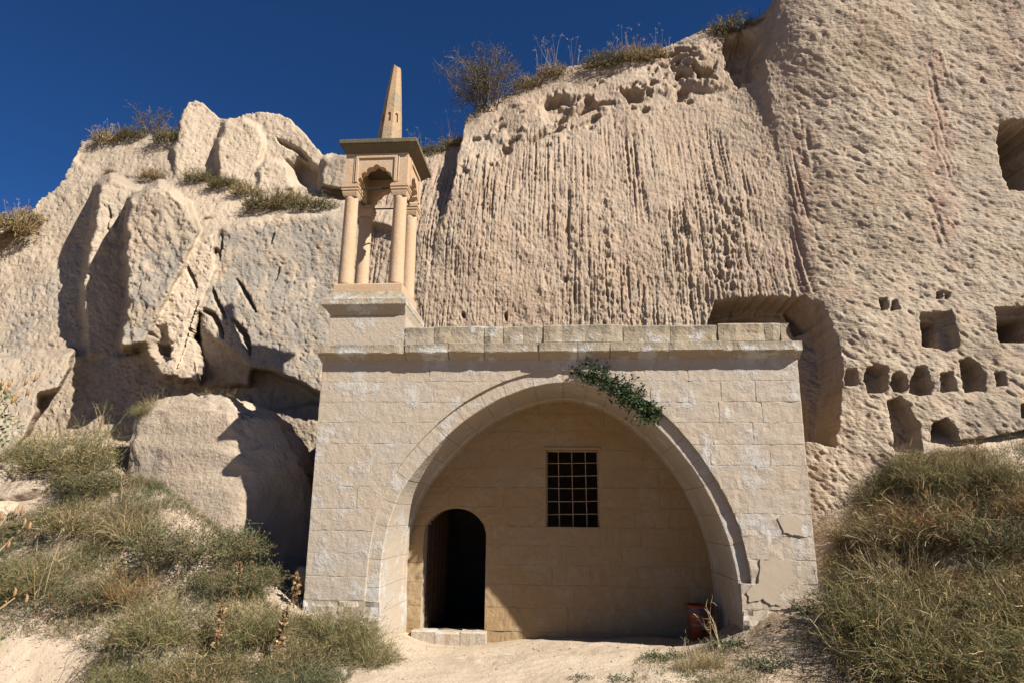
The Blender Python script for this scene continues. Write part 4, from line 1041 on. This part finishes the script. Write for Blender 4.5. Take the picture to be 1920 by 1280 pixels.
B = {
 'broom': [bush_mesh('broom_bush', 620, .32, .46, ['broom', 'broom', 'grey', 'straw'], 11+k, .85, .35, .0052, 10, 1500, ['broom', 'grey', 'dark'], leafsize=.016, wig=.3) for k in range(3)],
 'grey': [bush_mesh('low_shrub', 600, .40, .26, ['grey', 'brown', 'broom', 'sage', 'brown'], 21+k, .95, .3, .005, 7, 5200, ['grey', 'sage', 'grey', 'dark'], leafsize=.02, wig=.3) for k in range(3)],
 'straw': [bush_mesh('dry_grass', 520, .16, .40, ['straw', 'straw', 'pale', 'broom'], 31+k, .6, .6, .0048, 2, wig=.15) for k in range(2)],
 'mixed': [bush_mesh('weed_clump', 560, .28, .32, ['straw', 'grey', 'brown', 'broom'], 41+k, .9, .35, .0055, 8, 1600, ['grey', 'straw', 'broom'], leafsize=.018, wig=.26) for k in range(3)],
 'brown': [bush_mesh('dry_weed', 420, .25, .38, ['brown', 'rust', 'straw', 'broom'], 51+k, .8, .3, .005, 8, wig=.28) for k in range(2)],
 'tuft': [bush_mesh('ledge_tuft', 420, .22, .22, ['straw', 'brown', 'broom', 'straw'], 61+k, .85, .35, .009, 4, wig=.2) for k in range(2)],
 'ledge': [bush_mesh('ledge_shrub', 520, .30, .24, ['grey', 'broom', 'grey', 'brown'], 71+k, 1.0, .3, .009, 8, wig=.3) for k in range(2)],
 'herb': [bush_mesh('leafy_herb', 120, .16, .12, ['sage'], 81+k, 1.0, .4, .005, 2, 1100, ['sage', 'sage', 'dark'], leafsize=.026) for k in range(2)],
 'leafy': [bush_mesh('leafy_plant', 40, .10, .5, ['broom'], 91, .3, .1, .006, 3, 800, ['broom', 'dark', 'broom'], leafsize=.03)],
}
def plant(kind, P, s, label, cat='bush', group=None, k=0, name=None, sz=None, rot=None):
    me = B[kind][k % len(B[kind])]
    o = bpy.data.objects.new(name or me.name.split('.')[0], me); COL.objects.link(o); o.location = P
    o.scale = (s, s, s*(sz or 1)); o.rotation_euler = (0, 0, rot if rot is not None else (P[0]*7.3+P[1]*3.1) % 6.28)
    return tag(o, label, cat, group)
def G(px, py, Y):
    p = onY(px, py, np.float64(Y)); return (p[0], Y, float(ground_z(p[0], Y))-.02)
def S(px, py, dz=-.03, dy=.03):
    p = surf(px, py); return (p[0], p[1]+dy, p[2]+dz)
# uncountable undergrowth on the two banks
def cover(poly, N, label, seed, pals, lmin, lmax, xr, yr, w=.0052):
    g = np.random.default_rng(seed); x = g.uniform(*xr, N*6); y = g.uniform(*yr, N*6); z = ground_z(x, y)
    px, py = proj(np.stack([x, y, z], -1)); ins = sdf(poly, px+18*noise(px/50., py/50.), py+12*noise(px/40., py/40., 5.)) < 0
    dens = np.clip(.55+1.3*fbm(x*1.1, y*1.1, seed, 3), 0.03, 1); ins &= g.uniform(0, 1, len(x)) < dens
    i = np.where(ins)[0][:N]; x, y, z, dens = x[i], y[i], z[i], dens[i]; n = len(i)
    d, th = dome_dirs(n, .75, g); lf = fbm(x*1.6, y*1.6, seed+3., 2)
    L = (lmin+(lmax-lmin)*np.clip(.45+1.2*lf, 0, 1))*g.uniform(.5, 1.2, n)
    zone = fbm(x*.9, y*.9, seed+8., 2)+g.normal(0, .13, n)
    cols = np.where((zone < -.12)[:, None], pick(pals[0], n, seed), np.where((zone < .12)[:, None], pick(pals[1], n, seed+1), pick(pals[2], n, seed+2)))
    V, Fq, Cc, pts = ribbons(np.stack([x, y, z-.02], -1), d, L, 4, w*g.uniform(.6, 1.3, n), .35, .28, cols, seed)
    pm = PM(); pm.add(V, Fq, Cc)
    m = n*3; j = g.integers(0, n, m); q0 = pts[j, g.integers(1, 5, m)]; dd = g.normal(size=(m, 3)); dd[:, 2] += .5
    V, Fq, Cc, _ = ribbons(q0, dd, L[j]*.35, 2, w*.8, .3, .25, cols[j], seed+5); pm.add(V, Fq, Cc)
    m = n; j = g.integers(0, n, m); q0 = pts[j, g.integers(1, 5, m)]+g.normal(0, .012, (m, 3)); pm.add(*leaves(q0, .02, cols[j]*g.uniform(.6, 1.1, (m, 1)), seed+9))
    o = link('undergrowth', pm.mesh('undergrowth')); return tag(o, label, 'undergrowth', kind='stuff')
cover([(-140,880),(60,960),(160,885),(235,895),(340,920),(450,1000),(475,1100),(520,1150),(600,1175),(700,1190),(735,1240),(640,1300),(150,1300),(190,1230),(120,1195),(-140,1195)], 40000,
      'low tangle of grey-green and straw weeds covering the left bank', 5, (['grey', 'sage', 'grey'], ['straw', 'grey', 'brown'], ['broom', 'broom', 'grey']), .08, .26, (-8.5, -2.3), (-1.9, 1.3))
cover([(1560,1180),(1548,1060),(1580,985),(1690,856),(2250,815),(2250,1300),(1640,1300),(1590,1230)], 46000,
      'tall tangle of olive and golden weeds covering the right bank', 6, (['straw', 'straw', 'brown'], ['broom', 'straw', 'straw'], ['broom', 'broom', 'grey']), .12, .38, (3.0, 9.5), (-1.9, 1.0))
cover([(1200,1235),(1300,1212),(1400,1190),(1480,1160),(1560,1170),(1600,1300),(1150,1300)], 5200,
      'sparse short grass and herbs on the ground right of the arch', 8, (['sage', 'grey'], ['straw', 'grey'], ['broom', 'sage']), .04, .12, (.7, 4.2), (-1.9, .3), .006)

# bushes one can point to
for a in (
 ('broom', 140, 860, 1.5, 1.9, 'big olive broom bush drooping over rocks left of the boulder', 'bush', 0),
 ('broom', 75, 845, 1.6, 1.2, 'smaller yellowish broom bush behind the rock pile at the far left', 'bush', 1),
 ('grey', 195, 880, 1.1, 1.5, 'grey-green shrub hanging beside the shaded left flank of the boulder', 'bush', 0),
 ('grey', 20, 860, 1.55, 1.0, 'dark green shrub above the rock pile at the left picture edge', 'bush', 1),
 ('grey', 385, 1000, .05, 1.9, 'broad grey-green shrub mounded below the boulder', 'bush', 2),
 ('grey', 440, 1070, -.1, 1.4, 'grey-green shrub at the right end of the mound below the boulder', 'bush', 0),
 ('straw', 250, 1010, .05, 1.5, 'clump of bleached dry grass on the left bank below the boulder', 'dry grass', 0),
 ('mixed', 140, 1010, .2, 1.5, 'mixed green and straw weed clump under the rock pile', 'weeds', 0),
 ('broom', 60, 1100, -.5, 1.3, 'yellow-green broom bush at the left edge above the bare sand', 'bush', 2),
 ('brown', 250, 1130, -.6, 1.4, 'brownish dry weed clump in the middle of the left bank', 'weeds', 0),
 ('broom', 300, 1190, -1.0, 1.3, 'yellow-green broom bush spreading at the front of the left bank', 'bush', 0),
 ('grey', 180, 1110, -.6, 1.2, 'grey-green shrub left of the brownish weeds on the left bank', 'bush', 1),
 ('broom', 470, 1180, -.7, 1.2, 'olive broom bush between the two dried seed stalks', 'bush', 1),
 ('broom', 640, 1190, -.35, 1.15, 'rounded bright green bush at the foot of the left pier', 'bush', 2),
 ('broom', 690, 1215, -.6, .9, 'small green bush spilling onto the path beside the left pier', 'bush', 0),
 ('mixed', 560, 1240, -1.0, 1.2, 'straw-mixed weed clump at the front edge near the path', 'weeds', 1),
 ('mixed', 380, 1260, -1.4, 1.4, 'dark mixed weeds at the bottom edge on the left', 'weeds', 2),
 ('leafy', 487, 1075, .25, .9, 'small bright leafy plant at the edge of the dark gap', 'plant', 0),
 ('broom', 1720, 1230, -1.1, 2.0, 'big yellow-green broom bush at the bottom right', 'bush', 0),
 ('broom', 1880, 1230, -1.2, 2.1, 'yellow-green broom bush in the bottom right corner', 'bush', 1),
 ('broom', 1640, 1180, -.6, 1.4, 'olive broom bush leaning towards the right pier', 'bush', 2),
 ('straw', 1590, 985, .5, 1.1, 'golden dry grass against the rock right of the building', 'dry grass', 1),
 ('straw', 1660, 960, .3, 1.7, 'large tuft of bleached grass arching over the right bank', 'dry grass', 0),
 ('brown', 1760, 1000, .1, 1.9, 'golden-brown dry weeds in the middle of the right bank', 'weeds', 1),
 ('broom', 1740, 900, .55, 1.1, 'green broom bush under the carved arched niche', 'bush', 0),
 ('broom', 1850, 890, .5, 1.15, 'olive broom bush below the dark overhang at the right', 'bush', 1),
 ('grey', 1830, 1010, .0, 1.7, 'dull green shrub in the hollow of the right bank', 'bush', 2),
 ('brown', 1915, 960, .2, 1.7, 'brown dry weeds at the right picture edge', 'weeds', 0),
 ('straw', 1690, 1060, -.3, 1.9, 'pale upright dry stems in the hollow of the right bank', 'dry grass', 1),
 ('mixed', 1860, 1110, -.6, 1.9, 'mixed weeds above the bottom right broom bushes', 'weeds', 0),
 ('straw', 1330, 1240, -.75, .75, 'low straw-coloured clump in front of the right jamb', 'dry grass', 0),
 ('straw', 1290, 1245, -.9, .6, 'small straw tuft left of the low straw clump', 'dry grass', 1),
 ('herb', 1245, 1222, -.25, 1.3, 'flat grey-green herb at the edge of the path', 'herb', 0),
 ('herb', 1375, 1195, -.2, 1.4, 'grey-green herb at the foot of the right jamb', 'herb', 1),
 ('herb', 1440, 1235, -.75, 1.3, 'grey-green herb on the trampled ground right of the straw clump', 'herb', 0),
 ('herb', 1545, 1140, -.2, 1.9, 'dark leafy herb at the outer corner of the right pier', 'herb', 1),
 ('herb', 1090, 1262, -1.1, .8, 'tiny herb flat on the path, left of the others', 'herb', 1),
 ('herb', 1170, 1268, -1.2, .9, 'tiny herb flat on the path, beside the bottom edge', 'herb', 0)):
    plant(a[0], G(a[1], a[2], a[3]), a[4], a[5], a[6], None, a[7])
o = plant('tuft', (0, 0, 0), 1, 'x')
bpy.data.objects.remove(o)
# on the boulder
pb = onY(300, 760, np.float64(1.75))
plant('straw', (pb[0], 1.75, pb[2]-.1), 1.0, 'golden grass tuft on top of the boulder', 'dry grass', None, 0)
plant('broom', (pb[0]-.12, 1.6, pb[2]-.16), .55, 'small green tuft at the left shoulder of the boulder', 'bush', None, 1)
pb = onY(412, 752, np.float64(1.9)); plant('brown', (pb[0], 1.9, pb[2]-.05), 1.0, 'rusty dry weeds on the right of the boulder top', 'weeds', None, 1)
pb = onY(480, 830, np.float64(1.1)); plant('grey', (pb[0], 1.15, pb[2]-.1), .35, 'small dark tuft on the shaded face of the boulder', 'bush', None, 1)
pb = onY(578, 880, np.float64(1.6)); plant('broom', (pb[0], 1.6, pb[2]-.2), .55, 'green tuft wedged between the boulder and the building', 'bush', None, 2)
# tufts on the ledges and skyline
for a in (
 ('tuft', 205, 262, 1.7, 'dry grass tuft on the left summit edge', 'dry grass', 0),
 ('ledge', 250, 256, 1.2, 'low dark shrub right of the summit grass tuft', 'bush', 0),
 ('ledge', 325, 262, 1.5, 'dark shrub in the notch left of the pale outcrop', 'bush', 1),
 ('tuft', 15, 420, 2.0, 'grass tuft on the slope at the far left edge', 'dry grass', 1),
 ('tuft', 52, 405, 1.2, 'pale grass tuft just right of the far left one', 'dry grass', 0),
 ('tuft', 290, 332, 1.3, 'pale dry tuft on the ledge left of the pale outcrop', 'dry grass', 1),
 ('ledge', 380, 338, 1.4, 'dark green ledge shrub below the spike of the outcrop', 'bush', 0),
 ('ledge', 425, 348, 1.3, 'rounded ledge shrub below the middle of the outcrop', 'bush', 1),
 ('tuft', 465, 362, 1.5, 'brownish ledge tuft between the two larger ledge shrubs', 'dry grass', 0),
 ('ledge', 508, 388, 1.8, 'wide grey-green ledge shrub left of the turret', 'bush', 0),
 ('tuft', 545, 378, 1.7, 'straw-coloured ledge tuft among the shrubs left of the turret', 'dry grass', 1),
 ('ledge', 590, 390, 1.6, 'olive ledge shrub nearest to the turret', 'bush', 1),
 ('tuft', 210, 322, .6, 'tiny tuft below the left summit', 'dry grass', 0),
 ('tuft', 395, 410, .45, 'tiny dark tuft on the bare slope under the ledge', 'dry grass', 1),
 ('tuft', 845, 250, 1.3, 'dark grass tuft on the skyline right of the spire', 'dry grass', 0),
 ('ledge', 805, 262, .9, 'small dry shrub on the skyline beside the spire foot', 'bush', 1),
 ('tuft', 990, 160, 1.4, 'brown grass tuft right of the skyline shrub', 'dry grass', 1),
 ('tuft', 1035, 140, 1.5, 'brown grass tuft with tall thin stalks on the skyline', 'dry grass', 0),
 ('ledge', 1130, 122, 1.5, 'grey shrub on the middle of the skyline', 'bush', 0),
 ('tuft', 1185, 112, 1.7, 'yellow grass patch on the skyline right of the grey shrub', 'dry grass', 1),
 ('tuft', 1230, 102, 1.3, 'yellow grass patch near the pale knob of the skyline', 'dry grass', 0),
 ('ledge', 1385, 42, 2.3, 'dark shrub high on the skyline by the big right wall', 'bush', 1)):
    plant(a[0], S(a[1], a[2]), a[3], a[4], a[5], None, a[6])

# skyline shrub with bare branches, and a smaller one on the left summit
def bare_shrub(P, h, label, seed, n=26, leafn=900):
    g = np.random.default_rng(seed); root = tag(empty('bare_shrub', tuple(P)), label, 'shrub'); P = np.array(P)
    d, _ = dome_dirs(n, .55, g); p0 = np.repeat(P[None], n, 0)+g.normal(0, .10, (n, 3))*np.array([1.6, 1, .1])
    pm = PM(); V, Fq, Cc, pts = ribbons(p0, d, h*g.uniform(.7, 1.1, n), 6, .022, .05, .12, pick(['twig'], n, seed), seed); pm.add(V, Fq, Cc)
    b = link('branches', pm.mesh('branches'), None, root)
    pm = PM(); m = n*16; i = g.integers(0, n, m); k = g.integers(2, 7, m); q0 = pts[i, k]; dd = pts[i, k]-pts[i, k-1]; dd /= np.linalg.norm(dd, axis=1, keepdims=True); dd = dd+g.normal(0, .6, (m, 3))
    V, Fq, Cc, p2 = ribbons(q0, dd, h*g.uniform(.14, .34, m), 4, .011, .05, .2, pick(['twig', 'twig', 'brown'], m, seed+1), seed+1); pm.add(V, Fq, Cc)
    m2 = m*3; i = g.integers(0, m, m2); q0 = p2[i, g.integers(1, 5, m2)]
    V, Fq, Cc, p3 = ribbons(q0, g.normal(size=(m2, 3))+np.array([0, 0, .4]), h*g.uniform(.05, .13, m2), 2, .008, .0, .2, pick(['twig', 'grey'], m2, seed+2), seed+2); pm.add(V, Fq, Cc)
    link('twigs', pm.mesh('twigs'), None, root)
    if leafn:
        pm = PM(); pm.add(*leaves(p3[g.integers(0, m2, leafn), 2], .035, pick(['grey', 'dark', 'brown'], leafn, seed+3), seed+3)); link('leaves', pm.mesh('leaves'), None, root)
bare_shrub(S(912, 208), 1.30, 'tall twiggy shrub standing on the skyline right of the spire', 7, 60, 3500)
bare_shrub(S(285, 252), .75, 'bare grey shrub on the left summit', 8, 22, 200)
# tall thin grass stalks on the skyline
def stalks(P, n, h, label, seed, w=.007, spread=.25):
    g = np.random.default_rng(seed); d, _ = dome_dirs(n, spread, g); p0 = np.array(P)+g.normal(0, .12, (n, 3))*np.array([1.6, .6, 0])
    pm = PM(); V, Fq, Cc, pts = ribbons(p0, d, h*g.uniform(.6, 1.1, n), 5, w, .12, .08, pick(['straw', 'pale'], n, seed), seed); pm.add(V, Fq, Cc)
    e = pts[:, -1]; q = np.repeat(e, 5, 0); dd = g.normal(size=(len(q), 3))+np.array([0, 0, .8])
    V, Fq, Cc, _ = ribbons(q-np.array([0, 0, .04]), dd, .09*h, 2, w, .2, .2, pick(['straw', 'pale'], len(q), seed+1), seed+1); pm.add(V, Fq, Cc)
    o = link('grass_stalks', pm.mesh('grass_stalks')); return tag(o, label, 'dry grass')
stalks(S(1030, 138), 14, .95, 'thin pale stalks rising from the brown skyline tuft', 1)
stalks(S(1070, 130), 8, .9, 'thin pale stalks right of the brown skyline tuft', 2)
stalks(S(1170, 112), 26, .8, 'reddish feathery stalks above the grey skyline shrub', 3)
stalks(S(1240, 92), 10, .55, 'sparse stalks near the pale knob of the skyline', 4)
stalks(S(840, 248), 14, .8, 'wispy stalks above the dark tuft right of the spire', 5)
stalks(S(785, 265), 10, .65, 'wispy stalks on the skyline behind the turret cap', 6)
stalks(S(205, 258), 30, .5, 'fine bristling stalks over the left summit tuft', 7)
stalks(S(30, 415), 30, .55, 'fine stalks on the far left slope', 8)

# dried seed stalks
def seed_stalk(P, h, label, seed, lean=(0.05, 0, 1)):
    g = np.random.default_rng(seed); root = tag(empty('seed_stalk', tuple(P)), label, 'dried stalk'); P = np.array(P)
    n = 1; pm = PM(); V, Fq, Cc, pts = ribbons(np.repeat(P[None], 3, 0), np.repeat(np.array([lean]), 3, 0), np.full(3, h), 6, .018, 0, .03, pick(['rust', 'brown'], 3, seed), seed); pm.add(V, Fq, Cc); link('stem', pm.mesh('stem'), None, root)
    m = 150; t = g.uniform(.35, 1, m); L = pts[0]; q = np.stack([np.interp(t*6, range(7), L[:, i]) for i in range(3)], 1)+g.normal(0, .022, (m, 3))*(1.25-t)[:, None]
    pm = PM(); pm.add(*leaves(q, .05, pick(['rust', 'straw', 'brown'], m, seed+1), seed+1, .7)); link('seed_heads', pm.mesh('seed_heads'), None, root)
seed_stalk(G(402, 1230, -1.15), .62, 'tall rusty seed stalk at the front of the left bank', 1, (.06, 0, 1))
seed_stalk(G(515, 1220, -1.0), .6, 'rusty seed stalk leaning right, nearer to the pier', 2, (.2, 0, 1))
seed_stalk(G(552, 1130, .0), .42, 'short brown seed stalk beside the left pier corner', 3, (-.12, 0, 1))
seed_stalk(G(440, 1130, -.4), .45, 'thin rusty seed stalk in front of the grey-green mound', 4, (.05, 0, 1))
def bare_twigs(P, n, h, label, seed, pal=('pale', 'straw'), lean=(0, 0, 1), spread=.3, w=.012):
    g = np.random.default_rng(seed); d, _ = dome_dirs(n, spread, g); d = d+np.array(lean); p0 = np.array(P)+g.normal(0, .03, (n, 3))
    pm = PM(); V, Fq, Cc, pts = ribbons(p0, d, h*g.uniform(.6, 1.1, n), 5, w, .05, .14, pick(list(pal), n, seed), seed); pm.add(V, Fq, Cc)
    m = n*5; i = g.integers(0, n, m); q0 = pts[i, g.integers(2, 6, m)]; V, Fq, Cc, _ = ribbons(q0, g.normal(size=(m, 3))+np.array(lean)+np.array([0, 0, .5]), h*.16, 3, w*.6, 0, .2, pick(list(pal), m, seed+1), seed+1); pm.add(V, Fq, Cc)
    o = link('dry_twigs', pm.mesh('dry_twigs')); return tag(o, label, 'dry twigs')
bare_twigs(G(1352, 1200, -.35), 6, .55, 'bare yellowish twigs in front of the orange pot', 1, lean=(-.45, 0, .8))
bare_twigs(G(1295, 1225, -.5), 4, .28, 'short bleached twig left of the orange pot', 2, lean=(-.5, 0, .8))
bare_twigs(G(228, 960, .45), 9, .55, 'white dry stalks at the left foot of the boulder', 3, spread=.18, w=.009)
bare_twigs(G(70, 1120, -.9), 9, .95, 'long pale dry stems rising at the left edge of the bank', 4, lean=(.35, 0, 1), spread=.25, w=.012)
bare_twigs(G(1620, 1120, -.2), 10, .6, 'bare brown stems in the dark hollow right of the building', 5, ('brown', 'straw'), lean=(-.2, 0, 1))
bare_twigs(G(1830, 850, .6), 14, .5, 'rusty bare stems in front of the dark overhang', 6, ('rust', 'brown'), spread=.5)
pq = onY(190, 800, np.float64(1.5)); bare_twigs((pq[0], 1.5, pq[2]-.1), 5, .6, 'branching yellowish stem above the olive broom bush', 7, ('broom', 'straw'), lean=(.4, 0, .8), spread=.5)
bare_twigs(G(110, 1275, -1.75), 6, .55, 'blackish fallen twig lying on the bare sand', 9, ('twig',), lean=(.8, .3, .12), spread=.3, w=.012)

# caper plant growing out of the joint above the arch
def caper():
    g = np.random.default_rng(5); L = [(1088,690,.35),(1105,700,1),(1130,710,1),(1155,722,1),(1172,735,1.2),(1190,748,1),(1208,762,.9),(1222,776,.7)]
    c0 = onY(1140, 715, np.float64(.02)); root = tag(empty('caper_plant', tuple(c0)), 'dark green leafy plant hanging from the joint above the arch', 'plant')
    pm = PM(); pl = PM()
    for k, (a_, b_, s_) in enumerate(L):
        c = onY(a_, b_, np.float64(.06)); n = int(60*s_)
        d = g.normal(size=(n, 3))*np.array([1, .5, .9])+np.array([.15, -.75, -.1]); p0 = c+g.normal(0, .035, (n, 3))*np.array([1, .2, .8])
        V, Fq, Cc, pts = ribbons(p0, d, .24*s_**.5*g.uniform(.5, 1.15, n), 4, .005, .35, .22, pick(['dark', 'broom'], n, k), k+50); pm.add(V, Fq, Cc)
        m = int(720*s_); i = g.integers(0, n, m); q = pts[i, g.integers(1, 5, m)]+g.normal(0, .012, (m, 3)); pl.add(*leaves(q, .036, pick(['dark', 'dark', 'dark', 'sage', 'dark'], m, k+7), k+60, .7))
    link('stems', pm.mesh('stems'), None, root); link('leaves', pl.mesh('leaves'), None, root)
caper()
# senna branches reaching into the picture from the left, near the camera
def senna(P, tips, label, seed):
    g = np.random.default_rng(seed); root = tag(empty('senna_shrub', tuple(P)), label, 'shrub')
    st = MB(); pl = PM(); pods = []
    for t in tips:
        A_, B_ = np.array(P), np.array(t); mid = A_*.35+B_*.65+np.array([-.12, 0, .05]); st.tube([A_, mid, B_], [.012, .008, .004], 5)
        for q in range(12):
            f = .45+.046*q; c = (A_*(1-f)**2+2*mid*f*(1-f)+B_*f*f)
            dirn = g.normal(size=3)*np.array([1, .6, .8]); dirn /= np.linalg.norm(dirn)
            pl = PM(); rv = g.normal(size=3)+np.array([0, -.8, .8]); dirn[2] -= .2
            for k in range(5):
                cc = c+dirn*.026*(k+1)-np.array([0, 0, .003*k*k]); 
                for sg in (-1, 1):
                    e = np.cross(dirn, rv); e /= np.linalg.norm(e)+1e-9
                    tip = cc+e*sg*.035+dirn*.012; wv = dirn*.013
                    pl.add(np.array([cc, (cc+tip)/2+wv, tip, (cc+tip)/2-wv]), np.array([[0, 1, 2, 3]]), pick(['dark', 'dark', 'broom'], 1, int(g.integers(999))).repeat(4, 0))
            link('leaf', pl.mesh('leaf'), None, root)
        for q in range(3):
            c = B_+g.normal(0, .06, 3)*np.array([1, .5, .6])-np.array([0, 0, .02]); pods.append(MB().tube([c+np.array([0, 0, .028]), c+np.array([.008, 0, .012]), c+np.array([.006, 0, -.012]), c+np.array([-.006, 0, -.034])], [.002, .008, .011, .002], 8))
    m_s = simple('senna_bark', (.30, .22, .12), .2, 20, .001); m_p = simple('dry_pod', (.22, .13, .06), .25, 30, .003, .6)
    st.build('stems', m_s, root)
    for q in pods: o = q.build('pod', m_p, root); o.data.shade_smooth()
tp = [onY(a_, b_, np.float64(c_)) for a_, b_, c_ in ((22,705,-4.6),(8,740,-4.7),(40,720,-4.5))]
senna(np.array([tp[0][0]-.45, -4.8, .25]), tp, 'leafy branch with hanging dry pods at the left picture edge, upper one', 3)
tp = [onY(a_, b_, np.float64(c_)) for a_, b_, c_ in ((45,985,-4.6),(20,960,-4.7),(28,1120,-4.6))]
senna(np.array([tp[0][0]-.5, -4.9, .2]), tp, 'leafy branch with curled dry pods at the left picture edge, lower one', 4)

# loose stones
def pebbles(N, poly, label, seed, smin, smax, xr, yr, cols):
    g = np.random.default_rng(seed); x = g.uniform(*xr, N*8); y = g.uniform(*yr, N*8); z = ground_z(x, y); px, py = proj(np.stack([x, y, z], -1))
    i = np.where(sdf(poly, px, py) < 0)[0][:N]; bm = bmesh.new(); bmesh.ops.create_icosphere(bm, subdivisions=1, radius=1)
    base = np.array([v.co[:] for v in bm.verts]); fc = np.array([[v.index for v in f.verts] for f in bm.faces]); bm.free()
    V = []; Fs = []; Cs = []
    for k, j in enumerate(i):
        sz = smin*(smax/smin)**(g.uniform()**2.2); b = base*(1+g.normal(0, .18, (len(base), 1)))*sz*np.array([1, g.uniform(.6, 1), g.uniform(.4, .75)]); a_ = g.uniform(0, 6.28)
        b = np.stack([b[:, 0]*math.cos(a_)-b[:, 1]*math.sin(a_), b[:, 0]*math.sin(a_)+b[:, 1]*math.cos(a_), b[:, 2]], -1)
        V.append(b+np.array([x[j], y[j], z[j]+sz*.2])); Fs.append(fc+k*len(base)); c = np.array(cols[int(g.integers(len(cols)))])*g.uniform(.8, 1.1); Cs.append(np.repeat(c[None], len(base), 0))
    me = mesh_np('pebbles', np.vstack(V), [np.vstack(Fs)]); cattr(me, 'col', np.vstack(Cs)); me.materials.append(M_PEB)
    return tag(link('pebbles', me), label, 'pebbles', kind='stuff')
M_PEB = mat_plant('pebble_stone', .9)
pebbles(420, [(720,1205),(1250,1205),(1420,1190),(1560,1170),(1600,1300),(650,1300)], 'scattered grit and small stones on the sandy path', 3, .005, .022, (-2.6, 4.0), (-2, 1.4), [(.36,.29,.22),(.30,.24,.18),(.24,.18,.13)])
pebbles(320, [(470,1090),(520,1080),(600,1150),(560,1165),(500,1140)], 'pale stone chips in the gully beside the left pier', 4, .008, .04, (-4.6, -3.0), (-.6, 1.0), [(.42,.38,.33),(.36,.29,.22),(.28,.22,.16)])
pebbles(260, [(-50,1185),(130,1190),(200,1240),(160,1300),(-50,1300)], 'grit on the bare sand at the lower left', 5, .005, .02, (-8, -3.5), (-2.2, -.5), [(.36,.29,.22),(.28,.21,.15)])
